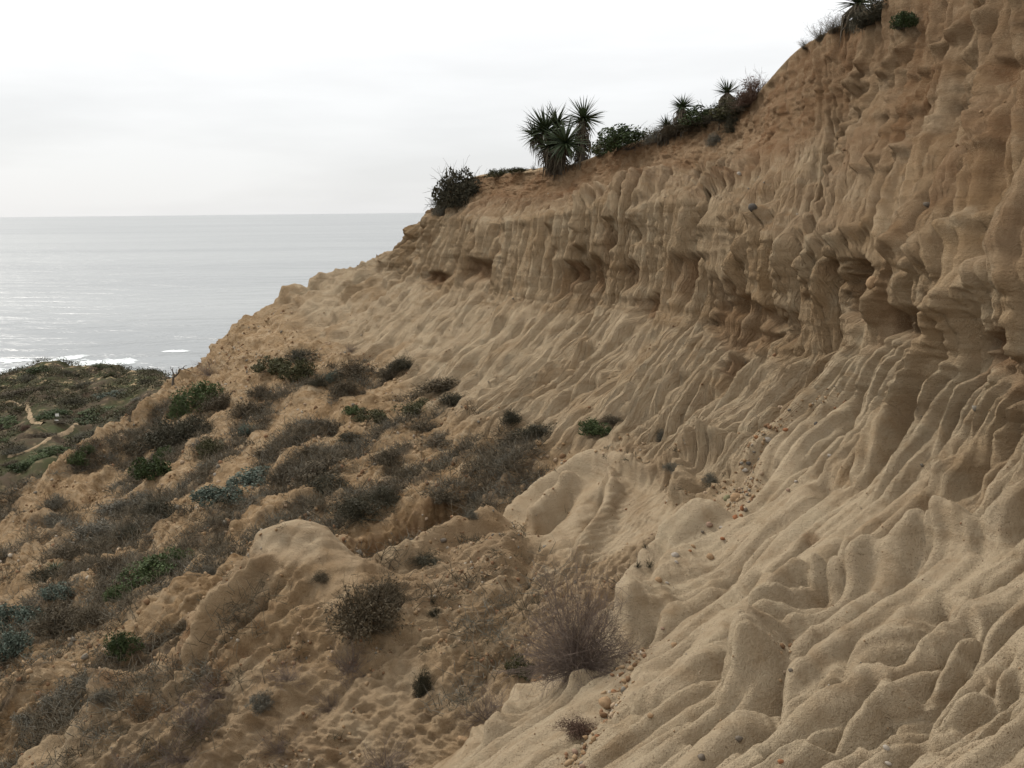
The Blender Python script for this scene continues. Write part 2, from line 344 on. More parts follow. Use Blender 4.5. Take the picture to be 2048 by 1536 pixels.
DISP += smooth(1.0, 0.6, TT) * (0.10 * hum + 0.02 * small)
far_edge = np.exp(-((SS - 3.1) / 0.7) ** 2) * FACE
DISP += far_edge * (0.55 * np.abs(fbm(X * 0.55, Y * 0.4, Z * 0.9, 3, 201)) - 0.15 + 0.08 * small)
RED += 0.9 * blob(285, 1395, 70, 50) * smooth(-0.3, 0.3, lump2) + 0.7 * blob(330, 1295, 45, 30) + 0.6 * blob(420, 1335, 50, 34) * smooth(-0.2, 0.4, lump2) + 0.5 * blob(560, 1110, 60, 22) * smooth(-0.2, 0.4, lump2)
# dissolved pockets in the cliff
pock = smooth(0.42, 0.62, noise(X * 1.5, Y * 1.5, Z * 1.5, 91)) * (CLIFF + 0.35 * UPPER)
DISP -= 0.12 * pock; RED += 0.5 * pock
RED += CAP * (0.75 + 0.4 * lump1) * (1 - 0.45 * (1 - FARM) * smooth(0.55, 0.95, flute)) + UPPER * np.clip(0.65 - 0.6 * (TT - 2) + 0.6 * lump1, 0, 1) + 0.25 * FRONT * smooth(0.0, 0.5, lump1 + 0.3 * hum)
PATCH = smooth(-0.10, 0.26, fbm(Q / 1.6, Lg / 4.5, 0, 4, 111, 0.6)) * (BRUSHY + 0.55 * FRONT * smooth(8, 9, TT)) * np.maximum(smooth(4.1, 5.0, SS), 0.8 * smooth(8.6, 9.4, TT))

# traced creases and crests
for g in [R6((1300,170),(1275,230),(1180,400),(1160,470)), R6((1110,600),(1105,700),(1050,760),(960,830),(870,890),(800,930),(700,1010),(610,1110),(540,1180)),
          R6((1390,780),(1270,830),(1190,900),(1130,1000),(1090,1080),(1065,1180)), R6((870,540),(830,600),(760,680),(700,770),(650,830),(560,860)),
          R6((780,1060),(700,1130),(630,1220),(560,1240)), R6((1090,1080),(1010,1180),(930,1260),(840,1330)), R6((1040,900),(960,960),(880,1020),(790,1090)),
          R7((2048,60),(1980,190),(1790,290),(1680,330)), R7((2048,430),(1900,560),(1780,690),(1640,800)), R7((1900,690),(1780,780),(1640,900),(1500,1010),(1430,1060)),
          R7((900,500),(820,580),(700,640),(560,720),(440,800)), R7((820,600),(700,700),(500,810),(320,850),(190,890),(80,960),(0,1010)),
          R7((740,790),(640,830),(500,910),(400,1010),(330,1080),(240,1150)), R7((620,570),(600,640),(500,720),(420,790)), R7((540,480),(420,560),(330,640),(250,760),(230,850)),
          R7((1440,1050),(1280,1070),(1240,1110),(1200,1170)), R7((2048,560),(1900,700),(1870,860),(1700,920),(1560,990),(1400,1090)), R7((2048,740),(1880,870),(1760,960),(1600,1100)),
          R7((2048,900),(1900,1000),(1760,1130)), R7((1270,850),(1150,940),(1000,1040),(900,1120),(860,1174)), R7((1380,870),(1390,940),(1340,1000),(1230,1060))]:
    gully(g, 22, 1.2)
for g in [R6((1000,60),(960,130),(900,210),(860,290)), R6((1500,330),(1420,420),(1330,520),(1290,570)), R6((1240,640),(1180,690),(1080,730)), R6((1640,640),(1560,760),(1490,880),(1460,980)),
          R6((1330,1060),(1260,1090),(1240,1160)), R6((640,560),(520,640),(440,720)), R6((880,320),(740,390),(600,470)), R6((560,180),(440,300),(330,390),(200,470)), R6((430,120),(300,260),(150,390)),
          R6((640,180),(560,300),(480,380)), R6((330,100),(200,240),(60,350)), R6((1900,640),(1800,760),(1700,860)), R6((1960,760),(1880,900),(1800,1010)), R6((420,1060),(330,1200),(270,1300)),
          R7((300,470),(200,590),(110,680)), R7((1200,480),(1100,560),(1010,640),(960,760)), R7((1130,700),(1050,800),(960,900),(900,980)), R7((1250,560),(1180,700),(1120,820)), R7((640,900),(540,990),(450,1080)),
          R7((1000,1090),(880,1150),(820,1200)), R7((1620,960),(1480,1080),(1400,1174)), R7((2048,650),(1960,760),(1900,840)), R7((2048,1000),(1960,1080),(1880,1174)), R7((1850,1000),(1740,1080),(1660,1174)),
          R3((2048,560),(1850,700),(1640,850),(1420,980)), R3((1900,420),(1700,600),(1500,760),(1330,860)), R3((2048,760),(1830,900),(1700,1000)), R3((1640,450),(1450,600),(1280,720)), R3((1980,650),(1800,780),(1680,880))]:
    gully(g, 18, 1.1)
for g in [R6((2048,240),(1960,400),(1870,520),(1800,630),(1740,720),(1640,800),(1530,960),(1500,1000)), R7((1640,320),(1620,400),(1560,490),(1480,570),(1420,640),(1330,740)),
          R7((1800,400),(1720,490),(1600,690),(1500,800),(1420,840)), R7((2048,310),(1940,400),(1830,490),(1770,600),(1650,760),(1560,870),(1490,960),(1440,1060)),
          R7((1330,750),(1260,850),(1180,950),(1100,1060),(1040,1130)), R7((960,560),(930,680),(860,760),(830,860),(790,980),(740,1080),(700,1174)),
          R6((890,1120),(800,1180),(740,1250),(690,1330),(640,1450)), R7((1530,90),(1500,180),(1250,300),(1120,360))]:
    gully(g, 32, 1.3, 1.2)
for g in [R7((2040,30),(1850,60),(1680,110),(1500,200),(1330,290),(1200,345),(1050,365),(960,410),(880,560),(830,680),(790,800),(740,890)),
          R6((680,820),(600,900),(480,1010),(400,1080),(300,1230),(220,1330),(190,1430))]:
    ridge(g, 46, 0.95)
ridge(R1((2048,1020),(1930,1080),(1850,1160),(1790,1250),(1760,1330),(1740,1420),(1700,1500)) + R6((1690,60),(1600,200),(1540,300),(1480,400),(1400,480),(1330,600)), 30, 0.9)
for g in [R5((1530,130),(1530,250),(1480,340),(1440,420),(1350,500),(1290,580)), R5((1390,150),(1250,260),(1130,380),(1050,400)), R5((1870,100),(1880,200),(1850,280)),
          R6((700,440),(560,490),(450,560),(340,590),(250,650))]:
    ridge(g, 20, 1.0)
ridge(R5((1900,70),(1800,110),(1700,165),(1600,150),(1480,110),(1380,125),(1250,210),(1130,300),(1010,400),(870,450),(700,490),(520,545),(300,565)), 22, 1.1)
for g in [R5((1330,200),(1200,350),(1100,430)), R5((1450,200),(1420,330),(1330,450)), R5((1090,440),(1085,520),(1070,640),(1040,760))]:
    gully(g, 22, 1.2)
# cliff: buttresses, grooves
for g in [R8((1580,100),(1500,250),(1480,330),(1300,500),(1270,640)), R8((1900,50),(1850,250),(1720,430),(1720,600)), R8((1860,450),(1850,650),(1800,850),(1790,1000),(1780,1100),(1800,1260)),
          R8((790,480),(700,650),(640,800)), R8((790,740),(770,920),(700,1020),(560,1120),(500,1250)), R8((740,1000),(720,1180),(660,1300),(560,1400),(440,1536)),
          R8((1210,1180),(1100,1230),(960,1380),(920,1480)), R8((960,1280),(860,1370),(760,1450),(740,1536)), R8((1640,1070),(1540,1150),(1490,1270),(1480,1400),(1420,1500)),
          R8((2048,300),(1970,380),(1880,440)), R8((2048,1100),(1900,1260),(1720,1430),(1650,1536)), R8((1750,100),(1700,300),(1600,500),(1590,600)), R8((1100,380),(980,500),(930,700))]:
    ridge(g, 13, 0.9, 0.2)
for g in [R1((1130,760),(1060,850),(960,950),(920,1020),(905,1180)), R1((1290,800),(1220,870),(1130,990),(1110,1050),(1105,1200)), R1((1380,860),(1270,960),(1180,1060),(1170,1200)),
          R1((1560,800),(1470,890),(1340,990),(1260,1050),(1250,1180),(1200,1350)), R1((1780,890),(1740,950),(1560,1000),(1500,1060),(1480,1200),(1400,1400)),
          R1((1780,940),(1730,1010),(1640,1050),(1590,1110),(1570,1220)), R1((2048,740),(1900,900),(1850,960),(1810,1040)), R1((1000,620),(900,700),(780,830),(730,920),(720,1030)),
          R1((850,850),(810,920),(820,1060)), R1((420,740),(330,800),(270,850),(275,1000)), R1((560,640),(450,760),(430,900),(330,1040)), R1((700,590),(590,720),(540,860),(480,960),(440,1080))]:
    ridge(g, 16, 0.95, 0.35)
for g in [R1((1095,1080),(1062,1140),(1060,1380)), R1((740,880),(712,960),(730,1050),(712,1180)), R1((1040,520),(990,600),(960,650),(890,720)), R1((1780,1090),(1762,1200),(1700,1310)),
          R1((250,840),(270,900),(262,990)), R1((420,870),(412,985)), R1((150,900),(155,1000),(145,1180)), R1((265,990),(262,1140)), R1((505,880),(510,970)), R1((340,1080),(338,1240)),
          R1((700,620),(760,740),(720,640)), R1((1450,1060),(1440,1330)), R1((600,960),(595,1090)), R1((1700,1050),(1690,1200))]:
    gully(g, 12, 1.5, 1.0)
cave(R1((1385,1170))[0], 30, 70, 0.55, 0.5); cave(R1((1650,1300))[0], 48, 34, 0.45, 0.9); cave(R1((1935,1375))[0], 46, 44, 0.40, 0.9)
cave(R1((2035,1480))[0], 40, 30, 0.45, 0.6); cave(R1((2020,290))[0], 34, 32, 0.35, 0.9); cave(R1((240,1090))[0], 14, 26, 0.35, 0.8)
cave(R1((920,1300))[0], 70, 62, 0.20, 0.55); cave(R1((905,1470))[0], 40, 24, 0.45, 0.6); cave(R3((1090,165))[0], 26, 18, 0.4, 1.0); cave(R1((570,1220))[0], 26, 24, 0.3, 0.8)
cave(R1((1740,1190))[0], 12, 10, 0.12, 0.3); cave(R6((1025,910))[0], 18, 8, 0.12, 0.6); cave(R6((665,1430))[0], 14, 34, 0.16, 0.9); cave(R6((1850,400))[0], 9, 10, 0.10, 0.3)
cave(R5((1120,505))[0], 18, 12, 0.18, 0.1); cave(R5((1235,480))[0], 18, 6, 0.12, 0.1); cave(R5((1440,310))[0], 12, 4, 0.07, 0.1); cave(R5((700,860))[0], 10, 26, 0.14, 0.6); cave(R5((880,880))[0], 16, 6, 0.08, 0.1)
# lower left: spur edge, hidden slot, cut bank, fins
ridge(R2((1080,540),(900,640),(760,750),(650,820),(560,900),(470,990),(330,1050),(230,1080)), 14, 0.8)
ridge(R4((470,50),(360,170),(230,260),(100,370),(0,450)), 13, 1.0); ridge(R2((2048,1030),(1900,1120),(1750,1200),(1600,1270),(1400,1370)), 14, 0.8)
gully(R2((1700,1090),(1500,1135),(1350,1215),(1270,1290)), 24, 0.9); gully(R2((620,1010),(560,1130),(440,1240),(330,1340),(230,1450)), 20, 0.6)
gully([(968,972),(935,1010),(860,1052),(780,1085),(722,1115)], 26, 2.0, 0.8)
i, d, a, mpp_ = seg_dist([(975,965),(935,1005),(860,1045),(780,1080),(720,1108)], 36); RF[i] = np.maximum(RF[i], smooth(36 * mpp_ * 2.5, 20 * mpp_, d))
ridge([(690,1120),(640,1078),(590,1062),(540,1085),(480,1140)], 30, 0.35)
ridge(R4((1650,270),(1520,400),(1400,510),(1250,640),(1170,760),(1080,890),(1010,1030),(1000,1150),(970,1290)), 15, 1.25, 0.2)
ridge(R4((880,750),(800,880),(720,1040),(640,1150),(500,1290)), 14, 1.7, 0.2)
gully(R4((1130,650),(1020,800),(960,950),(920,1080),(840,1220)), 26, 0.8, 1.0)
cave(R4((830,1200))[0], 50, 28, 0.22, 1.0); cave(R4((1250,1040))[0], 34, 20, 0.15, 0.9); cave(R4((1400,860))[0], 30, 14, 0.2, 0.7); cave(R4((1060,770))[0], 28, 12, 0.22, 0.9); cave(R4((1000,900))[0], 26, 8, 0.15, 0.8)
for c_, a_, b2_ in [((1330,700),16,9),((1230,830),14,8),((1300,930),18,9),((1170,980),13,10),((1420,960),16,7),((1560,620),14,8),((1100,1130),12,12)]: cave(R4(c_)[0], a_, b2_, 0.13, 0.35)
cave(R4((800,970))[0], 20, 10, 0.15, 0.9); cave(R4((1470,720))[0], 14, 10, 0.12, 0.6)
ridge(R5((1240,1100),(1150,1200),(1050,1330),(960,1450),(920,1536)), 20, 0.8); ridge(R5((960,1290),(900,1420),(860,1500)), 14, 0.6)
ridge(R5((1700,850),(1500,950),(1400,1030),(1360,1120),(1370,1220)), 22, 0.6); gully(R5((1620,1100),(1500,1200),(1430,1330),(1300,1536)), 30, 0.6)

# smooth the very edges of steps, then push the surface along its normal
def blur(a, n=1):
    for _ in range(n):
        p = np.pad(a, 1, 'edge'); a = (p[:-2, 1:-1] + p[2:, 1:-1] + p[1:-1, :-2] + p[1:-1, 2:] + 2 * p[1:-1, 1:-1]) / 6
    return a
DISP = blur(DISP + GV.reshape(NS, NT) + RG.reshape(NS, NT), 1)
N2 = NRM.copy(); N2[..., 2] *= 1 - 0.75 * np.clip(CLIFF + 0.6 * UPPER + 0.5 * CAP, 0, 1); N2 /= np.linalg.norm(N2, axis=2, keepdims=True)
PF = P + N2 * DISP[..., None]
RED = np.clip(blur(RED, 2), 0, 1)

# ------------------------------------------------------------------ materials
def new_mat(name, rough=0.95, spec=0.15):
    m = bpy.data.materials.new(name); m.use_nodes = True
    b = m.node_tree.nodes['Principled BSDF']; b.inputs['Roughness'].default_value = rough
    b.inputs['Specular IOR Level'].default_value = spec
    return m, m.node_tree, b
class NT_:
    def __init__(s, tree): s.t = tree
    def n(s, typ, **kw):
        x = s.t.nodes.new(typ)
        for k, v in kw.items(): setattr(x, k, v)
        return x
    def l(s, a, b): s.t.links.new(a, b)
    def noise(s, scale, detail=4, rough=0.55, vec=None, dist=0.0):
        x = s.n('ShaderNodeTexNoise'); x.inputs['Scale'].default_value = scale; x.inputs['Detail'].default_value = detail
        x.inputs['Roughness'].default_value = rough; x.inputs['Distortion'].default_value = dist
        if vec is not None: s.l(vec, x.inputs['Vector'])
        return x.outputs['Fac']
    def ramp(s, fac, lo, hi):
        x = s.n('ShaderNodeMapRange', clamp=True); x.interpolation_type = 'SMOOTHSTEP'
        x.inputs['From Min'].default_value = lo; x.inputs['From Max'].default_value = hi
        s.l(fac, x.inputs['Value']); return x.outputs['Result']
    def mix(s, fac, a, b):
        x = s.n('ShaderNodeMix', data_type='RGBA')
        for v, i in ((fac, 0), (a, 6), (b, 7)):
            if isinstance(v, (tuple, list)): x.inputs[i].default_value = (*v, 1)
            elif isinstance(v, (int, float)): x.inputs[i].default_value = v
            else: s.l(v, x.inputs[i])
        return x.outputs[2]
    def math(s, op, a, b=0.0):
        x = s.n('ShaderNodeMath', operation=op)
        for v, i in ((a, 0), (b, 1)):
            if isinstance(v, (int, float)): x.inputs[i].default_value = v
            else: s.l(v, x.inputs[i])
        return x.outputs[0]
    def attr(s, name):
        x = s.n('ShaderNodeAttribute'); x.attribute_name = name; return x.outputs['Fac']

M_HILL, t_, b_ = new_mat('eroded_sandstone', 0.97, 0.08)
k = NT_(t_); geo = k.n('ShaderNodeNewGeometry'); pos = geo.outputs['Position']
red, rub, pale = k.attr('red'), k.attr('rubble'), k.attr('pale')
n1 = k.noise(0.9, 5, 0.6, pos); n2 = k.noise(4.5, 5, 0.6, pos); n3 = k.noise(30, 4, 0.7, pos); n4 = k.noise(130, 3, 0.7, pos); n5 = k.noise(85, 2, 0.6, pos); n0 = k.noise(0.33, 4, 0.65, pos)
col = k.mix(k.ramp(n1, 0.35, 0.65), (0.245, 0.171, 0.099), (0.335, 0.249, 0.156))
col = k.mix(k.math('MULTIPLY', pale, k.ramp(n2, 0.2, 0.75)), col, (0.425, 0.345, 0.238))
col = k.mix(k.math('MULTIPLY', k.ramp(n2, 0.5, 0.75), 0.35), col, (0.245, 0.138, 0.060))
col = k.mix(k.math('MULTIPLY', k.ramp(n0, 0.50, 0.66), 0.5), col, (0.235, 0.142, 0.066))
col = k.mix(k.math('MULTIPLY', k.ramp(k.noise(1.8, 4, 0.65, pos), 0.52, 0.68), 0.35), col, (0.37, 0.31, 0.215))
col = k.mix(k.math('MULTIPLY', k.attr('soil'), k.ramp(n2, 0.2, 0.6)), col, (0.115, 0.070, 0.036))
# level beds of slightly different sand
mp = k.n('ShaderNodeMapping'); mp.inputs['Scale'].default_value = (0.25, 0.25, 7.0); k.l(pos, mp.inputs['Vector'])
st = k.noise(1.0, 4, 0.6, mp.outputs[0])
col = k.mix(k.math('MULTIPLY', k.ramp(st, 0.52, 0.70), 0.40), col, (0.17, 0.105, 0.05))
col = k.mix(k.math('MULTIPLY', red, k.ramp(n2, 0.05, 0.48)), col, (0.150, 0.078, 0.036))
# rubble ground: pebbly browns
vor = k.n('ShaderNodeTexVoronoi'); vor.inputs['Scale'].default_value = 16.0; k.l(pos, vor.inputs['Vector'])
peb = k.mix(k.ramp(k.n('ShaderNodeSeparateColor').outputs[0], 0, 1), (0.3, 0.2, 0.1), (0.3, 0.2, 0.1))
sc = k.n('ShaderNodeSeparateColor'); k.l(vor.outputs['Color'], sc.inputs[0])
peb = k.mix(sc.outputs[0], (0.140, 0.082, 0.038), (0.285, 0.190, 0.102))
col = k.mix(k.math('MULTIPLY', rub, k.ramp(n2, 0.3, 0.6)), col, peb)
col = k.mix(k.math('MULTIPLY', k.attr('litter'), k.ramp(n2, 0.25, 0.6)), col, (0.085, 0.062, 0.042))
# dark lichen crust specks and grain
col = k.mix(k.math('MULTIPLY', k.ramp(n3, 0.60, 0.72), 0.45), col, (0.10, 0.068, 0.037))
col = k.mix(k.math('MULTIPLY', k.ramp(n4, 0.42, 0.68), k.math('MULTIPLY', k.ramp(k.noise(2.3, 3, 0.6, pos), 0.3, 0.7), 0.6)), col, (0.44, 0.345, 0.22))
col = k.mix(k.math('MULTIPLY', k.ramp(n5, 0.57, 0.70), k.math('MULTIPLY', k.ramp(n2, 0.35, 0.65), 0.75)), col, (0.12, 0.080, 0.045))
k.l(col, b_.inputs['Base Color'])
bp = k.n('ShaderNodeBump'); bp.inputs['Strength'].default_value = 1.0; bp.inputs['Distance'].default_value = 0.035
hgt = k.math('ADD', k.math('MULTIPLY', n3, 1.0), k.math('MULTIPLY', n4, 0.5)); hgt = k.math('ADD', hgt, k.math('MULTIPLY', st, 1.2))
cv = k.n('ShaderNodeCombineXYZ'); k.l(k.math('MULTIPLY', k.attr('cross'), 15.0), cv.inputs[0]); k.l(k.math('MULTIPLY', k.attr('along'), 1.1), cv.inputs[1])
fl = k.noise(1.0, 4, 0.65, cv.outputs[0]); fr = k.math('ABSOLUTE', k.math('SUBTRACT', fl, 0.5)); fr = k.ramp(fr, 0.0, 0.10)
hgt = k.math('ADD', hgt, k.math('MULTIPLY', k.math('MULTIPLY', fr, k.attr('fluted')), 0.7))
k.l(hgt, bp.inputs['Height']); k.l(bp.outputs[0], b_.inputs['Normal'])

# ------------------------------------------------------------------ hillside mesh
ii = (np.arange(NS - 1)[:, None] * NT + np.arange(NT - 1)[None, :]).ravel()
HQ = np.stack([ii, ii + NT, ii + NT + 1, ii + 1], 1)
hm = mesh_from('hillside', PF.reshape(-1, 3), HQ, M_HILL)
attr(hm, 'red', RED); attr(hm, 'rubble', BRUSHY * 1.0 + FRONT * 0.35)
attr(hm, 'litter', PATCH); attr(hm, 'cross', Q + 0.4 * warp); attr(hm, 'fluted', (0.6 * UPPER + CLIFF + 0.8 * APRON) * (1 - NEAR)); attr(hm, 'along', Lg); attr(hm, 'soil', smooth(0.9, 1.05, TT) * smooth(1.95, 1.3, TT + 0.5 * hum) * (0.75 + 0.25 * broken) * smooth(3.5, 4.2, SS))
attr(hm, 'pale', np.clip(NEAR * smooth(3.5, 5.0, TT) + APRON * 0.7 + FRONT * .4 + CALM, 0, 1))
hill = link('hillside', hm); hill['kind'] = 'structure'

# ------------------------------------------------------------------ sea
SEA = -58.0
M_SEA, t_, b_ = new_mat('sea_water', 0.3, 0.16)
k = NT_(t_); pos = k.n('ShaderNodeNewGeometry').outputs['Position']
mp = k.n('ShaderNodeMapping'); mp.inputs['Rotation'].default_value = (0, 0, 0.25); mp.inputs['Scale'].default_value = (0.018, 0.05, 0.05); k.l(pos, mp.inputs['Vector'])
w1 = k.noise(1.0, 5, 0.62, mp.outputs[0], 0.6)
mp2 = k.n('ShaderNodeMapping'); mp2.inputs['Rotation'].default_value = (0, 0, 0.1); mp2.inputs['Scale'].default_value = (0.0007, 0.0028, 0.01); k.l(pos, mp2.inputs['Vector'])
w2 = k.noise(1.0, 4, 0.6, mp2.outputs[0], 0.3)
k.l(k.mix(k.ramp(w2, 0.35, 0.65), (0.205, 0.217, 0.222), (0.255, 0.267, 0.268)), b_.inputs['Base Color'])
bp = k.n('ShaderNodeBump'); bp.inputs['Strength'].default_value = 1.0; bp.inputs['Distance'].default_value = 4.0
k.l(w1, bp.inputs['Height']); k.l(bp.outputs[0], b_.inputs['Normal'])
sm = mesh_from('sea', [(-60000, 60, SEA), (60000, 60, SEA), (60000, 60000, SEA), (-60000, 60000, SEA), (-60000, -60000, SEA), (60000, -60000, SEA)], [(0, 1, 2, 3), (4, 5, 1, 0)], M_SEA)
sea = link('sea_water', sm); sea['kind'] = 'structure'

# ------------------------------------------------------------------ low headland beyond the spur, its sandy path
HU = np.array([-420, -250, -100, 0, 20, 49, 74, 107, 125, 156, 195, 222, 246, 273, 300, 332, 350, 420, 520], float)
HV = np.array([790, 775, 752, 751, 745, 738, 727, 723, 729, 734, 729, 730, 741, 742, 745, 755, 764, 770, 775], float)
def near_k(u): return 1 - 0.38 * float(smooth(150, 400, np.float64(u)))
rows_dv = [0, 26, 52, 80, 112, 150, 205, 290, 420]; rows_Y = [238, 222, 206, 190, 174, 156, 132, 108, 84]
cols = []
for u, v in zip(HU, HV):
    kk = near_k(u); c = [at(u, v, rows_Y[0] * (0.6 + 0.4 * kk)) + np.array([0, 70, -34]), at(u, v, rows_Y[0] * (0.6 + 0.4 * kk)) + np.array([0, 9, -4.0])]
    for dv, yy in zip(rows_dv, rows_Y):
        w = min(1, dv / 120); c.append(at(u + dv * 0.0, v + dv, yy * ((0.6 + 0.4 * kk) * (1 - w) + kk * w)))
    cols.append(c)
cols = np.array(cols)
hu = np.concatenate([np.linspace(-420, -30, 50), np.linspace(-28, 380, 330), np.linspace(384, 520, 30)]); hr = np.linspace(0, 10, 210)
A = pchip(HU, cols, hu); HP = np.swapaxes(pchip(np.arange(11.0), np.swapaxes(A, 0, 1), hr), 0, 1)
RR = np.broadcast_to(hr, HP.shape[:2])
hmz = fbm(HP[..., 0] / 13, HP[..., 1] / 22, 0, 4, 101); hm2 = fbm(HP[..., 0] / 2.6, HP[..., 1] / 4.2, 0, 3, 105)
HP[..., 2] += (2.1 * hmz * smooth(2.6, 4.5, RR) + 0.45 * hm2)
hq = (np.arange(len(hu) - 1)[:, None] * len(hr) + np.arange(len(hr) - 1)[None, :]).ravel()
M_HEAD, t_, b_ = new_mat('headland_scrub_soil', 0.97, 0.05)
k = NT_(t_); pos = k.n('ShaderNodeNewGeometry').outputs['Position']
n1 = k.noise(0.10, 5, 0.62, pos); n2 = k.noise(0.55, 4, 0.6, pos); n3 = k.noise(2.6, 3, 0.6, pos)
col = k.mix(k.ramp(n1, 0.40, 0.62), (0.062, 0.045, 0.030), (0.042, 0.046, 0.020))
col = k.mix(k.math('MULTIPLY', k.ramp(n2, 0.54, 0.66), k.attr('bare')), col, (0.30, 0.22, 0.13))
col = k.mix(k.math('MULTIPLY', k.ramp(n3, 0.5, 0.7), 0.5), col, (0.04, 0.034, 0.022))
k.l(col, b_.inputs['Base Color'])
hdm = mesh_from('headland', HP.reshape(-1, 3), np.stack([hq, hq + len(hr), hq + len(hr) + 1, hq + 1], 1), M_HEAD)
attr(hdm, 'bare', smooth(4.6, 2.4, RR) * 0.9 + 0.25)
headland = link('headland_hill', hdm); headland['kind'] = 'structure'

bpy.context.view_layer.update()
def hit(o, u, v):
    d = Vector(ray(u, v)).normalized()
    ok, p, n, f = o.ray_cast(Vector((0, 0, 0)), d)
    return (np.array(p), np.array(n)) if ok else (None, None)

M_PATH, t_, b_ = new_mat('trodden_sand', 0.95, 0.1)
k = NT_(t_); pos = k.n('ShaderNodeNewGeometry').outputs['Position']
k.l(k.mix(k.ramp(k.noise(0.8, 4, 0.6, pos), 0.35, 0.65), (0.20, 0.145, 0.088), (0.29, 0.215, 0.13)), b_.inputs['Base Color'])
def Z81(*p): return tr((0, 650), 0.1953, p)
def path(poly, width):
    pts = []
    poly = np.array(poly, float)
    for a, b in zip(poly[:-1], poly[1:]):
        for j in range(5):
            h, n = hit(headland, *(a + (b - a) * j / 5))
            if h is not None: pts.append(h)
    W = np.array(pts)
    for _ in range(2): W[1:-1] = (W[:-2] + 2 * W[1:-1] + W[2:]) / 4
    V, Fq = [], []
    for j, p in enumerate(W):
        t = W[min(j + 1, len(W) - 1)] - W[max(j - 1, 0)]; sdir = np.array([t[1], -t[0], 0]); sdir /= np.linalg.norm(sdir) + 1e-9
        wd = width * (0.85 + 0.4 * float(noise(j * 0.4, width, 0, 5)))
        for c in (-1, -0.4, 0.4, 1): V.append(p + sdir * c * wd + np.array([0, 0, 0.16 if abs(c) < 1 else -0.35]))
    for j in range(len(W) - 1):
        for c in range(3): Fq.append((j * 4 + c, j * 4 + c + 1, j * 4 + c + 5, j * 4 + c + 4))
    o = link('path', mesh_from('path', V, Fq, M_PATH)); o['kind'] = 'structure'
path(Z81((285,800),(300,870),(330,950),(390,1010),(480,1000)), 0.8)
path(Z81((840,980),(760,1020),(690,1090),(600,1120),(500,1160),(430,1220),(330,1275),(200,1325),(60,1345)), 0.65)
path(Z81((40,800),(110,775),(260,840)), 0.6)

# surf breaking along the shore
M_FOAM, t_, b_ = new_mat('sea_foam', 0.9, 0.2); b_.inputs['Base Color'].default_value = (0.66, 0.69, 0.69, 1)
def foam(poly, width, seed):
    rr = np.random.RandomState(seed); V, Fq = [], []
    poly = np.array(poly, float); n = 60
    cum = np.concatenate([[0], np.cumsum(np.hypot(*np.diff(poly, axis=0).T))])
    for q in range(70):
        tt = rr.rand() * cum[-1]; u = np.interp(tt, cum, poly[:, 0]); v = np.interp(tt, cum, poly[:, 1]) + rr.normal() * width
        d = ray(u, v); p = d * (SEA / d[2]); p[2] = SEA + 0.12
        L = rr.uniform(0.6, 4.5) ; w = rr.uniform(0.3, 1.3); b0 = len(V)
        m = 9
        for j in range(m):
            a = 2 * math.pi * j / m; r_ = rr.uniform(0.6, 1.1); V.append(p + np.array([math.cos(a) * L * r_, math.sin(a) * w * r_, 0]))
        V.append(p + np.array([0, 0, rr.uniform(0.15, 0.7)]))
        for j in range(m): Fq.append((b0 + j, b0 + (j + 1) % m, b0 + m))
    return V, Fq
fv, ff = [], []
for poly, w, sd in [([(-40,744),(60,741),(110,730)], 3.5, 1), ([(-40,722),(30,722),(60,720)], 2.2, 2), ([(100,722),(150,716),(165,712)], 1.5, 3), ([(140,730),(190,726),(225,724)], 2.5, 4), ([(215,730),(240,724),(262,722)], 2.2, 5), ([(338,704),(365,703)], 0.5, 6)]:
    V, Fq = foam(poly, w, sd); ff += [tuple(i + len(fv) for i in f) for f in Fq]; fv += V
o = link('surf_foam', mesh_from('surf_foam', fv, ff, M_FOAM)); o['kind'] = 'stuff'

# ------------------------------------------------------------------ plant meshes
rnd = np.random.RandomState(11)
def tubes(lines, sides=3):
    """lines: list of (points k x 3, radii k) -> V, F as thin prisms"""
    V, Fq = [], []
    for pts, rad in lines:
        pts = np.asarray(pts); kN = len(pts)
        t = np.gradient(pts, axis=0); t /= np.linalg.norm(t, axis=1, keepdims=True) + 1e-9
        ref = np.array([0.31, 0.17, 0.93]) if abs(t[0, 2]) < 0.8 else np.array([0.9, 0.3, 0.1])
        a = np.cross(t, ref); a /= np.linalg.norm(a, axis=1, keepdims=True) + 1e-9; b = np.cross(t, a)
        base = len(V)
        for j in range(kN):
            for q in range(sides):
                an = 2 * math.pi * q / sides; V.append(pts[j] + (a[j] * math.cos(an) + b[j] * math.sin(an)) * rad[j])
        for j in range(kN - 1):
            for q in range(sides):
                q2 = (q + 1) % sides; Fq.append((base + j * sides + q, base + j * sides + q2, base + (j + 1) * sides + q2, base + (j + 1) * sides + q))
    return V, Fq

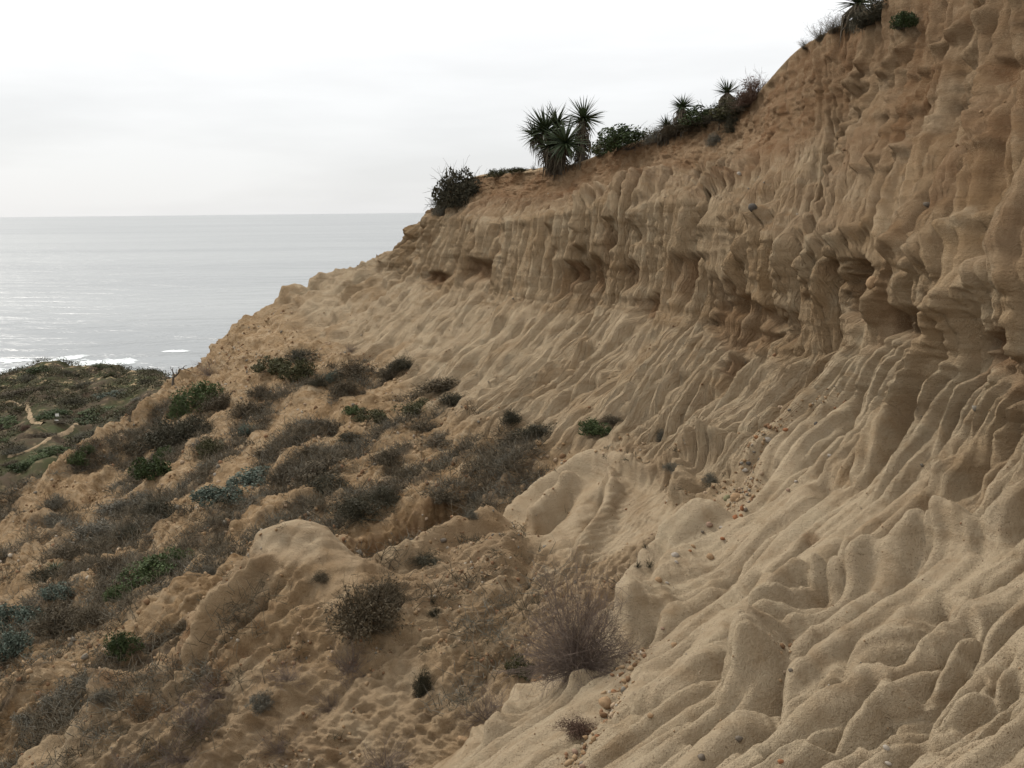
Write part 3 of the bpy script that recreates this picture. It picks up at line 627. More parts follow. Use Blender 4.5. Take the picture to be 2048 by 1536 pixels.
def twig_lines(rs, n_main, n_side, spread_, upright, curl, r0, n_sub=0, flat=1.0):
    """a bush of about unit radius growing from the origin"""
    L = []
    for _ in range(n_main):
        th = rs.rand() * 2 * math.pi; el = math.acos(rs.uniform(upright, 1.0)); ln = rs.uniform(0.6, 1.05)
        d = np.array([math.cos(th) * math.sin(el) * spread_, math.sin(th) * math.sin(el) * spread_, math.cos(el) * flat])
        p = np.array([rs.normal() * 0.10, rs.normal() * 0.10, 0]); pts = [p]; kN = 6; cv = rs.normal(size=3) * curl
        for j in range(kN - 1):
            d = d + cv * 0.25 + rs.normal(size=3) * 0.10; p = p + d / np.linalg.norm(d) * ln / (kN - 1) * (spread_ if abs(d[2]) < 0.4 else 1); pts.append(p)
        pts = np.array(pts); pts[:, 2] = np.maximum(pts[:, 2], 0.02); L.append((pts, np.linspace(r0, r0 * 0.45, kN)))
        for _ in range(n_side):
            j = rs.randint(1, kN); q = pts[j]; d2 = (pts[j] - pts[j - 1]); d2 = d2 / np.linalg.norm(d2) + rs.normal(size=3) * 0.65; sp = [q]
            l2 = rs.uniform(0.15, 0.38)
            for _ in range(3):
                d2 = d2 + rs.normal(size=3) * 0.22 + np.array([0, 0, 0.05]); q = q + d2 / np.linalg.norm(d2) * l2 / 3; sp.append(q)
            L.append((np.array(sp), np.linspace(r0 * 0.5, r0 * 0.25, 4)))
            for _ in range(n_sub):
                q3 = sp[rs.randint(1, 4)]; d3 = rs.normal(size=3) * 0.8 + np.array([0, 0, 0.3]); d3 /= np.linalg.norm(d3)
                L.append((np.array([q3, q3 + d3 * 0.07, q3 + d3 * 0.13 + rs.normal(size=3) * 0.02]), np.array([r0 * 0.3, r0 * 0.25, r0 * 0.15])))
    return L

def leaf_quads(rs, centres, size, elong=2.0, up=0.3):
    n = len(centres); nrm = rs.normal(size=(n, 3)) + np.array([0, 0, up]); nrm /= np.linalg.norm(nrm, axis=1, keepdims=True)
    t = np.cross(nrm, rs.normal(size=(n, 3))); t /= np.linalg.norm(t, axis=1, keepdims=True); b = np.cross(nrm, t)
    s = size * rs.uniform(0.6, 1.4, (n, 1)); V = np.empty((n, 4, 3))
    V[:, 0] = centres - t * s * elong / 2; V[:, 1] = centres + b * s / 2 + nrm * s * 0.15; V[:, 2] = centres + t * s * elong / 2; V[:, 3] = centres - b * s / 2 + nrm * s * 0.15
    return V.reshape(-1, 3), np.arange(4 * n).reshape(n, 4)

def crown_points(rs, n, clumps, flat=0.75, inner=0.35):
    """points through an uneven crown of unit radius made of clumps with gaps between"""
    cs = rs.normal(size=(clumps, 3)); cs /= np.linalg.norm(cs, axis=1, keepdims=True); cs *= rs.uniform(0.35, 0.78, (clumps, 1)); cs[:, 2] = np.abs(cs[:, 2]) * flat + 0.12
    cr = rs.uniform(0.16, 0.36, clumps); i = rs.randint(0, clumps, n)
    d = rs.normal(size=(n, 3)); d /= np.linalg.norm(d, axis=1, keepdims=True)
    p = cs[i] + d * (cr[i] * rs.uniform(inner, 1.0, n) ** 0.5)[:, None]; p[:, 2] = np.maximum(p[:, 2], 0.0)
    return p

def plant_mat(name, c1, c2, scale=2.5, rough=0.8, trans=0.0):
    m, t_, b_ = new_mat(name, rough, 0.2); k = NT_(t_)
    oi = k.n('ShaderNodeObjectInfo'); g = k.n('ShaderNodeNewGeometry')
    f = k.noise(scale, 3, 0.6, g.outputs['Position'])
    f = k.math('ADD', k.math('MULTIPLY', k.ramp(f, 0.3, 0.7), 0.45), k.math('MULTIPLY', g.outputs['Random Per Island'], 0.55))
    k.l(k.mix(f, c1, c2), b_.inputs['Base Color'])
    return m
MAT = {
 'twig':   plant_mat('dry_grey_brown_twigs', (0.085, 0.062, 0.050), (0.20, 0.155, 0.125)),
 'brown':  plant_mat('dry_brown_brush', (0.046, 0.036, 0.022), (0.120, 0.095, 0.060)),
 'dark':   plant_mat('dark_brush', (0.028, 0.026, 0.016), (0.070, 0.062, 0.038)),
 'reddish': plant_mat('reddish_brush', (0.065, 0.036, 0.024), (0.135, 0.085, 0.060)),
 'grey':   plant_mat('grey_brush', (0.075, 0.068, 0.052), (0.165, 0.15, 0.115)),
 'green':  plant_mat('green_leaves', (0.030, 0.045, 0.015), (0.085, 0.112, 0.042)),
 'olive':  plant_mat('olive_leaves', (0.035, 0.036, 0.014), (0.085, 0.080, 0.036)),
 'deep':   plant_mat('deep_green_leaves', (0.018, 0.030, 0.010), (0.050, 0.068, 0.022)),
 'glaucous': plant_mat('grey_green_leaves', (0.040, 0.055, 0.040), (0.115, 0.140, 0.110)),
 'yucca':  plant_mat('yucca_blade', (0.016, 0.026, 0.012), (0.060, 0.078, 0.034), rough=0.5),
 'thatch': plant_mat('dead_yucca_blades', (0.050, 0.040, 0.028), (0.13, 0.105, 0.07)),
 'bark':   plant_mat('grey_bark', (0.045, 0.036, 0.028), (0.11, 0.09, 0.07)),
}
PM = {}
for v in range(4):
    rs = np.random.RandomState(100 + v)
    PM['twig', v] = mesh_from('dry_branches', *tubes(twig_lines(rs, 70, 7, 1.0, 0.05, 0.9, 0.0065)), None)
    rs = np.random.RandomState(120 + v)
    PM['brush', v] = mesh_from('brush_branches', *tubes(twig_lines(rs, 90, 9, 1.15, 0.10, 0.6, 0.0085, 0, 0.8)), None)
    rs = np.random.RandomState(140 + v)
    PM['stem', v] = mesh_from('shrub_stems', *tubes(twig_lines(rs, 26, 4, 0.95, 0.15, 0.4, 0.011, 0, 0.8)), None)
    V, Fq = leaf_quads(rs, crown_points(rs, 3200, 26, 0.8), 0.045, 2.0, 0.5); PM['leaf', v] = mesh_from('foliage', V, Fq, None)
    V, Fq = leaf_quads(rs, crown_points(rs, 2600, 30, 0.65, 0.1), 0.030, 2.6, 0.3); PM['small', v] = mesh_from('small_foliage', V, Fq, None)
rs = np.random.RandomState(77); PM['hero', 0] = mesh_from('tumbleweed_branches', *tubes(twig_lines(rs, 230, 12, 1.0, -0.25, 1.4, 0.0046, 1)), None)
rs = np.random.RandomState(78); PM['weed', 0] = mesh_from('weed_stems', *tubes(twig_lines(rs, 16, 5, 0.7, 0.3, 0.4, 0.022, 0)), None)
rs = np.random.RandomState(79); PM['tall', 0] = mesh_from('weed_stems', *tubes(twig_lines(rs, 70, 7, 0.55, 0.45, 0.35, 0.008, 1)), None)

for me_ in PM.values(): me_.materials.append(None)
def with_mat(key, mat): return PM[key], MAT[mat]
def root_at(name, p, label, cat, group=None):
    o = bpy.data.objects.new(name, None); scene.collection.objects.link(o); o.empty_display_size = 0.1
    o.location = p; o['label'] = label; o['category'] = cat
    if group: o['group'] = group
    return o
def part(name, me, parent, stuff=True):
    mat = None
    if isinstance(me, tuple): me, mat = me
    o = bpy.data.objects.new(name, me); scene.collection.objects.link(o); o.parent = parent
    if mat: o.material_slots[0].link = 'OBJECT'; o.material_slots[0].material = mat
    if stuff: o['kind'] = 'stuff'
    return o

NPL = [0]
def shrub(kind, u, v, w, h, label, group=None, target=None, sink=0.06):
    """kind decides the parts; (u, v) is the pixel of its foot in the photo, w and h its size there in pixels"""
    tgt = target or hill
    p, n = hit(tgt, u, v)
    if p is None: print('MISS', u, v, label); return None
    mpp = p[1] / F; i = NPL[0]; NPL[0] += 1
    rs = np.random.RandomState(500 + i)
    if kind == 'twig': w, h = w * 1.15, h * 1.2
    sx = w * mpp / 2 * 1.32; sz = h * mpp
    name, cat, parts = {
     'hero': ('tumbleweed', 'dry shrub', [('branches', ('hero', 0), 'twig')]),
     'twig': ('dry_shrub', 'dry shrub', [('branches', ('twig', i % 4), 'twig')]),
     'brown': ('dry_shrub', 'shrub', [('branches', ('brush', i % 4), 'brown'), ('foliage', ('small', i % 4), 'brown')]),
     'bushy': ('dark_bush', 'shrub', [('branches', ('brush', i % 4), 'dark'), ('foliage', ('leaf', i % 4), 'dark')]),
     'dark': ('dark_shrub', 'shrub', [('branches', ('brush', i % 4), 'dark'), ('foliage', ('small', i % 4), 'dark')]),
     'reddish': ('reddish_shrub', 'shrub', [('branches', ('brush', i % 4), 'reddish'), ('foliage', ('small', i % 4), 'reddish')]),
     'grey': ('grey_shrub', 'shrub', [('branches', ('twig', i % 4), 'grey'), ('foliage', ('small', i % 4), 'grey')]),
     'green': ('green_shrub', 'shrub', [('stems', ('stem', i % 4), 'bark'), ('foliage', ('leaf', i % 4), 'green')]),
     'olive': ('olive_shrub', 'shrub', [('stems', ('stem', i % 4), 'bark'), ('foliage', ('leaf', i % 4), 'olive')]),
     'deep': ('green_shrub', 'shrub', [('stems', ('stem', i % 4), 'bark'), ('foliage', ('leaf', i % 4), 'deep')]),
     'glaucous': ('grey_green_shrub', 'shrub', [('stems', ('stem', i % 4), 'bark'), ('foliage', ('leaf', i % 4), 'glaucous')]),
     'weed': ('weed', 'weed', [('stems', ('weed', 0), 'dark')]),
     'tall': ('weed_clump', 'weeds', [('stems', ('tall', 0), 'brown')]),
    }[kind]
    r = root_at(name, tuple(p - np.array([0, 0, sz * sink])), label, cat, group)
    r.rotation_euler = (rs.normal() * 0.08, rs.normal() * 0.08 - 0.12 * (n[0] < -0.3), rs.rand() * 6.28)
    r.scale = (sx * rs.uniform(0.92, 1.08), sx * rs.uniform(0.92, 1.08), sz * 0.98)
    for pn, key, mat in parts: part(pn, with_mat(key, mat), r)
    return r

# ------------------------------------------------------------------ yuccas
def blade(L, w, bend):
    """one stiff tapering leaf along +X, channelled"""
    V, Fq = [], []; n = 5
    for j in range(n):
        t = j / (n - 1); x = L * t; z = -bend * L * t * t; ww = w * (0.75 + 0.5 * t if t < 0.4 else 0.95 * (1 - (t - 0.4) / 0.6)) + 0.0015
        V += [(x, -ww / 2, z + ww * 0.25), (x, 0, z), (x, ww / 2, z + ww * 0.25)]
    for j in range(n - 1):
        b = j * 3; Fq += [(b, b + 3, b + 4, b + 1), (b + 1, b + 4, b + 5, b + 2)]
    return mesh_from('leaf', V, Fq, None)
BL = {}
for i, (L, w, bd) in enumerate([(1.0, 0.07, 0.05), (1.0, 0.075, 0.16), (1.0, 0.06, 0.0), (1.0, 0.065, 0.30)]):
    BL[i] = blade(L, w, bd)
def blade_mat(i, mat):
    if (i, mat) not in BL:
        me = BL[i].copy(); me.materials.append(MAT[mat]); BL[i, mat] = me
    return BL[i, mat]
def rosette(parent, loc, axis, R, n, rs, low=-0.5, mat='yucca', name='leaf_rosette'):
    """a head of radiating blades, each leaf an object of its own"""
    o = bpy.data.objects.new(name, None); scene.collection.objects.link(o); o.parent = parent; o.empty_display_size = 0.05
    o.location = loc
    o.rotation_mode = 'QUATERNION'; o.rotation_quaternion = Vector(axis).normalized().to_track_quat('Z', 'Y')
    for j in range(n):
        el = math.asin(rs.uniform(low, 0.97)); az = j * 2.39996 + rs.normal() * 0.15
        i = 3 if el < 0 and rs.rand() < 0.4 else rs.randint(0, 3)
        f = bpy.data.objects.new('leaf', blade_mat(i, mat if el > -0.45 or rs.rand() < 0.3 else 'thatch')); scene.collection.objects.link(f); f.parent = o
        f.rotation_euler = (rs.normal() * 0.4, -el, az)
        q = R * rs.uniform(0.8, 1.08) * (1 if el > -0.2 else 0.85); f.scale = (q, max(R, 0.4), q)
    return o
def trunk_part(parent, pts, r0, r1, rs):
    pts = np.array(pts, float); V, Fq = tubes([(pts, np.linspace(r0, r1, len(pts)))], 8)
    part('trunk', mesh_from('trunk', V, Fq, MAT['bark']), parent, False)
    L = []                                                # dead blades hanging round the trunk
    for _ in range(90):
        t = rs.uniform(0.15, 1.0); j = t * (len(pts) - 1); a = int(min(j, len(pts) - 2)); p = pts[a] + (pts[a + 1] - pts[a]) * (j - a)
        an = rs.rand() * 6.28; o = np.array([math.cos(an), math.sin(an), 0]); ln = rs.uniform(0.25, 0.5)
        L.append((np.array([p + o * r0 * 0.6, p + o * (r0 + ln * 0.35) + np.array([0, 0, -ln * 0.35]), p + o * (r0 + ln * 0.42) + np.array([0, 0, -ln])]), np.array([0.022, 0.016, 0.003])))
    V, Fq = tubes(L, 3); part('dead_leaves', mesh_from('dead_leaves', V, Fq, MAT['thatch']), parent)
def rim_point(u, v):
    """ground at the cliff's rim just under a skyline pixel"""
    for dv in range(0, 120, 3):
        p, n = hit(hill, u, v + dv)
        if p is not None: return p, n
def upx(u, v, Y): return at(u, v, Y)

def yucca(u, v, heads, label, seed, trunk_r=0.10, group='yuccas along the rim'):
    rs = np.random.RandomState(seed); p, n = rim_point(u, v); Yd = p[1]
    r = root_at('yucca', tuple(p), label, 'yucca', group)
    for (hu_, hv_, rpx, cnt, low, dy) in heads:
        c = at(hu_, hv_, Yd + dy) - p; cnt = int(cnt * 1.4); R = (1.3 if rpx > 33 else 1.05) * rpx * (Yd + dy) / F
        base = np.array([c[0] * 0.25, c[1] * 0.3, -0.15]); mid = np.array([c[0] * 0.62, c[1] * 0.6, c[2] * 0.5])
        trunk_part(r, [base, mid, c], trunk_r, trunk_r * 0.8, rs)
        ax = np.array([c[0] - mid[0], c[1] - mid[1], abs(c[2] - mid[2]) + 0.3]); rosette(r, tuple(c), ax, R, cnt, rs, low)
    return r
yucca(1120, 338, [(1092,262,46,85,-0.75,0.0), (1073,272,34,60,-0.8,0.3), (1114,248,36,60,-0.6,0.5), (1131,286,44,75,-0.6,-0.9), (1100,292,36,60,-0.8,-0.4)], 'big many-headed yucca leaning over the cliff rim', 1)
yucca(1160, 318, [(1167,238,38,90,-0.55,0.4), (1166,262,26,70,-0.95,0.4)], 'tall single-headed yucca behind the big many-headed one', 2)
yucca(1366, 262, [(1366,214,30,80,-0.5,0.0)], 'yucca with a full round head beside the brush strip', 3, 0.08)
yucca(1334, 275, [(1333,252,26,55,-0.2,0.0)], 'small yucca at the right edge of the round rim bush', 4, 0.06)
yucca(1456, 222, [(1455,186,32,60,-0.1,0.2)], 'yucca fanning out above the rim brush, half sunk in it', 5, 0.07)
yucca(1712, 34, [(1716,8,36,70,-0.2,0.1)], 'yucca at the top edge of the photo on the highest rim', 6, 0.08)
p, n = hit(hill, 112, 1150); r = root_at('agave', tuple(p), 'pale spiky agave rosette on the lower left brush slope', 'agave')
rosette(r, (0, 0, 0.12), (-0.1, -0.35, 1), 26 * p[1] / F, 46, np.random.RandomState(9), 0.0, 'yucca')
p, n = hit(hill, 40, 1085)

# ------------------------------------------------------------------ shrubs on the rim
rim = 'shrubs along the cliff rim'
def rshrub(kind, u, v, w, h, label, g=rim):
    p, n = rim_point(u, v)
    uu, vv, _ = proj(p[None, :]); return shrub(kind, float(uu[0]), float(vv[0]) + 2, w, h, label, g)
rshrub('bushy', 914, 404, 92, 88, 'big dark bush hanging at the far left end of the rim')
rshrub('grey', 886, 425, 46, 44, 'grey twiggy bush below the big dark bush at the rim end')
rshrub('olive', 1000, 350, 56, 20, 'low olive bush on the bare rim between dark bush and yucca')
rshrub('weed', 1068, 332, 18, 16, 'tiny thin weed on the rim left of the big yucca')
rshrub('olive', 1036, 340, 44, 12, 'flat green mat on the rim left of the tiny weed')
rshrub('deep', 1252, 296, 124, 56, 'round dark green bush right of the tall yucca')
rshrub('olive', 1205, 305, 46, 40, 'loose olive bush at the left foot of the round dark bush')
rshrub('grey', 1310, 282, 60, 34, 'grey-brown brush at the right foot of the round dark bush')
rshrub('deep', 1420, 232, 110, 46, 'dense green brush between the two rim yuccas')
rshrub('brown', 1375, 256, 90, 32, 'brown brush below the yucca with the full round head')
rshrub('olive', 1470, 212, 84, 44, 'olive brush round the half sunk yucca')
rshrub('dark', 1440, 224, 70, 40, 'dark brush left of the half sunk yucca'); rshrub('olive', 1395, 246, 70, 34, 'olive brush right under the full round yucca head'); rshrub('brown', 1340, 270, 60, 30, 'brown brush between the small yucca and the round one'); rshrub('dark', 1494, 196, 60, 44, 'dark brush left of the reddish tall brush')
rshrub('reddish', 1512, 182, 64, 56, 'reddish tall brush against the bare knob of the rim')
rshrub('brown', 1484, 214, 60, 40, 'brown brush below the reddish tall brush')
shrub('dark', 1468, 262, 46, 46, 'dark brush hanging down the cliff below the half sunk yucca', rim)
shrub('grey', 1425, 290, 36, 34, 'grey brush hanging below the rim over the fluted cliff', rim)
rshrub('tall', 1640, 80, 60, 34, 'thin wispy weeds on the bare rim, left clump'); rshrub('tall', 1668, 64, 60, 40, 'thicker weeds on the bare rim below the topmost yucca')
rshrub('tall', 1610, 96, 36, 20, 'sparse wispy weeds where the high rim begins')
shrub('dark', 1760, 36, 110, 60, 'dark brush hanging over the highest rim at the photo top', rim); shrub('deep', 1810, 54, 56, 44, 'green brush drooping under the highest rim', rim)
shrub('dark', 1735, 50, 60, 40, 'dark brush at the left of the highest rim brush', rim)

# ------------------------------------------------------------------ shrubs on the slope
sl = 'shrubs on the brush slope'
for row in [
 ('green',403,812,92,62,'large leafy green bush on top of the spur'), ('green',362,832,44,38,'small green bush left of the large leafy bush on the spur'),
 ('dark',345,885,120,66,'wide dark brush below the leafy green bush on the spur'), ('dark',392,872,100,60,'dark brush right of the wide dark brush on the spur'),
 ('brown',446,815,84,46,'brown brush right of the large leafy green bush'), ('brown',488,832,72,44,'brown brush two right of the large leafy green bush'),
 ('deep',298,952,76,58,'round dark green bush below the wide dark brush'), ('green',330,918,42,34,'small fresh green bush above the round dark green bush'),
 ('olive',424,910,62,42,'dull olive bush in the middle of the spur slope'), ('twig',420,748,64,36,'straw coloured bush on the skyline above the green bush'),
 ('dark',604,716,70,26,'dark mat of brush on the crest below the far ridge'), ('olive',548,742,84,38,'olive brush left of the dark crest mat'), ('olive',597,762,84,52,'large olive brown brush under the dark crest mat'),
 ('glaucous',668,760,40,26,'grey green bush right of the large olive brown brush'), ('brown',520,790,60,30,'brown brush below the olive crest brush'),
 ('glaucous',444,1002,112,46,'left end of the long grey green mat above the cut bank'), ('glaucous',512,972,112,42,'middle of the long grey green mat above the cut bank'), ('brown',576,955,86,40,'brown right end of the mat above the cut bank'),
 ('brown',648,945,124,42,'long brown brush right of the grey green mat'), ('dark',655,980,90,44,'dark brush in the hollow right of the cut bank'),
 ('dark',322,1030,96,46,'dark brush above the lower left gully'), ('dark',262,1075,56,36,'dark brush left of the gully'),
 ('grey',116,1012,52,36,'grey bush on the bare spur edge, upper one'), ('grey',108,1046,52,34,'grey bush on the bare spur edge, lower one'),
 ('grey',240,1022,92,38,'pale grey brush left of the dark gully brush'), ('grey',288,1000,70,30,'pale grey brush above the dark gully brush'),
 ('grey',190,1072,112,42,'wide grey brush on the left slope'), ('brown',146,1112,76,36,'brown brush below the wide grey brush'),
 ('green',154,930,40,34,'fresh green strip bush at the spur edge by the headland'), ('green',175,905,30,24,'small green bush higher on the spur edge'),
 ('brown',533,915,60,32,'small brown brush above the grey green mat'), ('brown',596,890,54,26,'brown brush on the rubble above the long brown brush'), ('glaucous',496,868,40,24,'little grey green bush on the rubble'),
 ('dark',808,735,58,32,'dark brown bush at the foot of the rilled apron'), ('brown',784,755,64,36,'brown brush left below the dark apron bush'),
 ('twig',702,702,30,18,'tiny dry bush on the pale ledge'), ('brown',712,752,92,44,'wide brown brush below the pale ledge'), ('brown',692,782,66,32,'brown brush below the wide brown brush'), ('dark',640,770,44,26,'dark tuft left of the wide brown brush'),
 ('brown',878,780,104,36,'long brown brush where slope meets apron'), ('dark',906,808,66,34,'dark brush under the long apron brush'), ('olive',835,826,76,36,'olive brush left below the long apron brush'),
 ('green',706,826,46,24,'green tuft in the small gully'), ('olive',742,842,66,34,'olive brush right of the green gully tuft'),
 ('dark',1023,842,44,34,'single dark bush on the apron foot'), ('dark',1082,872,94,38,'dark brush right of the single dark bush'), ('brown',1033,890,84,36,'brown brush under the single dark bush'), ('grey',1026,930,66,40,'grey brush above the red slot'),
 ('green',1188,866,78,34,'small green bush lying in a rill of the apron'), ('brown',1222,846,64,22,'brown tail of brush right of the small green apron bush'),
 ('brown',850,858,64,24,'flat brown brush on the ledge'), ('brown',884,882,112,26,'long flat brown brush along the ledge'), ('brown',778,922,66,34,'brown bush above the dark slot shrub'),
 ('dark',722,1032,112,58,'rounded dark shrub above the smooth knoll'), ('dark',768,1000,72,40,'dark shrub right of the rounded dark shrub'), ('grey',950,1008,60,44,'dead grey bush at the head of the red slot'), ('brown',890,1000,70,30,'brown bush left of the red slot head'),
 ('brown',588,940,60,30,'brown bush under the brown mat end'), ('brown',815,950,60,26,'brown bush on the rubble behind the slot'), ('dark',700,880,60,26,'dark low brush on the middle rubble'),
 ('green',297,1165,126,62,'bright green bush on the lower left slope'), ('green',352,1124,62,40,'bright green bush, upper right of the pair'), ('green',235,1196,56,36,'bright green bush trailing left of the pair'),
 ('glaucous',35,1262,116,74,'grey green bush at the left photo edge, upper'), ('glaucous',22,1310,92,62,'grey green bush at the left photo edge, lower'), ('glaucous',116,1190,70,30,'grey green leaves below the agave'),
 ('brown',120,1250,122,60,'brown brush right of the grey green edge bush'), ('brown',190,1238,70,40,'brown brush below the bright green bush'), ('deep',243,1308,72,58,'dark green bush right of the bare bank'),
 ('grey',168,1376,96,60,'grey bush left of the two fins'), ('grey',120,1412,92,46,'grey bush below left of the fins'), ('grey',58,1448,76,40,'grey bush near the bottom left corner'), ('grey',205,1400,60,36,'small grey bush touching the left fin'),
 ('twig',438,1392,104,58,'dry twiggy bush at the foot of the right fin'), ('twig',392,1452,96,66,'dry twiggy bush below the fins'), ('twig',366,1518,116,66,'dry twiggy bush at the bottom edge left'), ('twig',258,1545,84,50,'dry twiggy bush cut by the bottom edge'),
 ('brown',167,1140,84,40,'brown brush right of the agave'), ('brown',216,1136,72,34,'brown brush above the trailing green bush'), ('grey',419,1150,34,28,'little grey bush beside the knoll'), ('dark',90,1160,70,36,'dark brush behind the agave'),
 ('twig',576,1362,84,54,'thin dry bush in the hollow right of the fins'), ('grey',520,1410,70,40,'thin grey bush below the hollow'),
 ('hero',1158,1322,200,225,'large round dry tumbleweed bush in the foreground gully'), ('brown',732,1252,136,118,'tall brown dry bush on the front of the spur'), ('twig',700,1345,96,90,'pale twiggy bush under the tall brown dry bush'), ('brown',770,1200,90,70,'brown dry bush at the saddle beside the tall brown bush'),
 ('weed',866,1206,28,36,'dark little tuft on the crumbling face'), ('dark',845,1385,40,74,'dark hanging roots on the crumbling face'), ('twig',972,1435,106,88,'dry bush at the lower end of the crumbling face'), ('olive',1040,1345,60,56,'olive bush left below the tumbleweed'),
 ('twig',774,1545,124,84,'dry bush cut by the bottom edge in the middle'), ('dark',852,1126,64,26,'low dark mat on the saddle'), ('weed',1291,1096,18,22,'tiny upright weed on the sand above the tumbleweed'), ('weed',1275,1134,26,22,'small weed on the sand, left one'), ('weed',1298,1134,28,26,'small weed on the sand, right one'),
 ('grey',944,1034,28,20,'small dead grey bush on the pale ledge of the slot'), ('reddish',1150,1462,74,44,'low reddish twigs in the pebble gully'), ('grey',1418,962,34,26,'grey tuft on the fin beside the pebble gully'), ('grey',1345,940,44,24,'grey dead mat in a rill, lower'), ('grey',1322,878,34,30,'dark grey mat in a rill, upper'),
 ('brown',640,1160,40,26,'small brown bush on the knoll flank'), ('dark',870,1232,30,26,'second dark tuft on the crumbling face'), ('twig',660,1420,70,50,'thin dry bush left of the hanging roots'), ('twig',560,1500,90,56,'thin dry bush on the bottom slope'),
]: shrub(*row, group=sl)

# ------------------------------------------------------------------ bushes of the headland
hg = 'bushes on the headland'
for kind, x, y, w, h, label in [
 ('deep',390,470,290,120,'green bush on the headland crest beside the pale sand'), ('deep',560,930,380,130,'green bush right of the sandy path bend'), ('green',110,1000,330,110,'green bush at the photo edge left of the path bend'),
 ('green',1060,890,480,90,'long bright green bush strip under the grey headland brush'), ('deep',960,980,460,100,'long green bush strip right of the trail sign'), ('green',50,1190,160,60,'green bush at the left photo edge between the paths'),
 ('green',570,1290,430,110,'green bush below the lower sandy path'), ('deep',260,1480,420,150,'big green bush at the bottom of the headland by the photo edge'), ('deep',1060,430,210,60,'green bush on the right headland crest by the surf'), ('olive',1120,520,130,80,'olive bush below the right headland crest'),
 ('dark',330,550,280,90,'dark bush under the green crest bush'), ('brown',240,690,420,110,'wide brown bush across the left headland flank'), ('brown',500,650,280,100,'brown bush in the middle of the headland flank'), ('dark',700,510,260,110,'dark bush under the headland summit'),
 ('dark',860,640,330,150,'large dark bush in the centre of the headland'), ('dark',740,810,280,160,'darkest round bush above the trail sign'), ('brown',600,990,260,60,'brown bush just behind the trail sign'), ('reddish',270,1060,150,100,'reddish brown bush left of the path bend'),
 ('brown',430,1130,320,80,'brown bush between the two sandy paths'), ('dark',190,1290,330,100,'dark bush left of the lower sandy path'), ('glaucous',1120,720,260,90,'grey green bush on the right headland flank'), ('grey',1260,680,200,60,'pale grey bush near the spur'),
 ('dark',1490,600,140,100,'dark bush on the last bare knoll before the spur'), ('brown',40,660,110,80,'brown bush at the left photo edge below the crest'), ('olive',220,860,150,60,'olive bush above the upper path'), ('dark',1250,960,300,110,'dark bush in the dip against the spur, upper'),
 ('dark',930,1150,320,100,'dark bush in the dip against the spur, lower'), ('dark',1080,1080,280,100,'dark bush in the dip against the spur, middle'), ('grey',1420,760,160,50,'grey bush beside the snag'), ('brown',120,1420,220,80,'brown bush below the lower path end'), ('deep',640,1420,260,90,'green bush in the gap at the spur edge'), ('olive',1280,480,110,30,'low olive bush on the crest right of the saddle'), ('olive',1500,495,80,26,'tiny olive bush on the crest knoll'), ('green',400,1380,330,110,'green bush in the lower green strip'),
]:
    px, py = 0.1953 * x, 650 + 0.1953 * y
    shrub(kind, px, py, 0.1953 * w, 0.1953 * h * 0.72, label, hg, headland, 0.2)
# low heath between them
rs = np.random.RandomState(5); C = []; vis = HP.reshape(-1, 3); hu_, hv_, hz_ = proj(vis)
cand = np.flatnonzero((hu_ > -30) & (hu_ < 350) & (hv_ > 715) & (hv_ < 1010) & (RR.ravel() > 0.8))
bare_n = noise(vis[:, 0] / 7, vis[:, 1] / 10, 0, 131)
cand = cand[bare_n[cand] > -0.12]; pick = rs.choice(cand, 1500)
ctr = vis[pick] + rs.normal(size=(1500, 3)) * 0.3
P_ = (ctr[:, None, :] + rs.normal(size=(1500, 40, 3)) * np.array([0.75, 0.75, 0.22]) + np.array([0, 0, 0.2])).reshape(-1, 3)
V, Fq = leaf_quads(rs, P_, 0.20, 1.6, 0.5)
M_HEATH = plant_mat('low_heath', (0.045, 0.034, 0.022), (0.075, 0.075, 0.036), 0.12)
o = link('heath', mesh_from('heath', V, Fq, M_HEATH)); o['kind'] = 'stuff'

# ------------------------------------------------------------------ trail sign, snag
p, n = hit(headland, 112.5, 842); q = p[1] / F
M_WHITE, t_, b_ = new_mat('weathered_white_paint', 0.7, 0.3); b_.inputs['Base Color'].default_value = (0.62, 0.60, 0.55, 1)
r = root_at('trail_sign', tuple(p), 'small pale trail sign on a post beside the headland path', 'sign')
def box(x0, x1, y0, y1, z0, z1):
    V = [(x, y, z) for x in (x0, x1) for y in (y0, y1) for z in (z0, z1)]
    return V, [(0, 1, 3, 2), (4, 6, 7, 5), (0, 4, 5, 1), (2, 3, 7, 6), (0, 2, 6, 4), (1, 5, 7, 3)]
part('post', mesh_from('post', *box(-0.05, 0.05, -0.05, 0.05, -0.3, 17 * q), MAT['bark'], False), r, False)
part('panel', mesh_from('panel', *box(-0.4 * q, 7 * q, -0.11, -0.06, 10 * q, 15.5 * q), M_WHITE, False), r, False)
part('lower_board', mesh_from('lower_board', *box(-2.5 * q, 5 * q, -0.12, -0.06, 0.3 * q, 2.6 * q), M_WHITE, False), r, False)
p, n = hit(hill, 345, 770); Yd = p[1]
r = root_at('dead_tree', tuple(p), 'small bare dead tree leaning on the spur skyline against the sea', 'tree')
def limb(name, pts, r0, r1):
    W = [at(u, v, Yd + dy) - p for u, v, dy in pts]
    for i in range(1, len(W) - 1): W[i] = W[i] + rnd.normal(size=3) * 0.006
    V, Fq = tubes([(np.array(W), np.linspace(r0, r1, len(W)))], 5); part(name, mesh_from(name, V, Fq, MAT['bark']), r, False)
limb('trunk', [(345,776,0),(345.5,765,0.02),(347,757,0.04),(348.5,752.5,0.05)], 0.055, 0.038)
limb('branch', [(348.5,753,0.05),(347,747,0.02),(345,741,0.05),(346,735,0.1)], 0.036, 0.010)
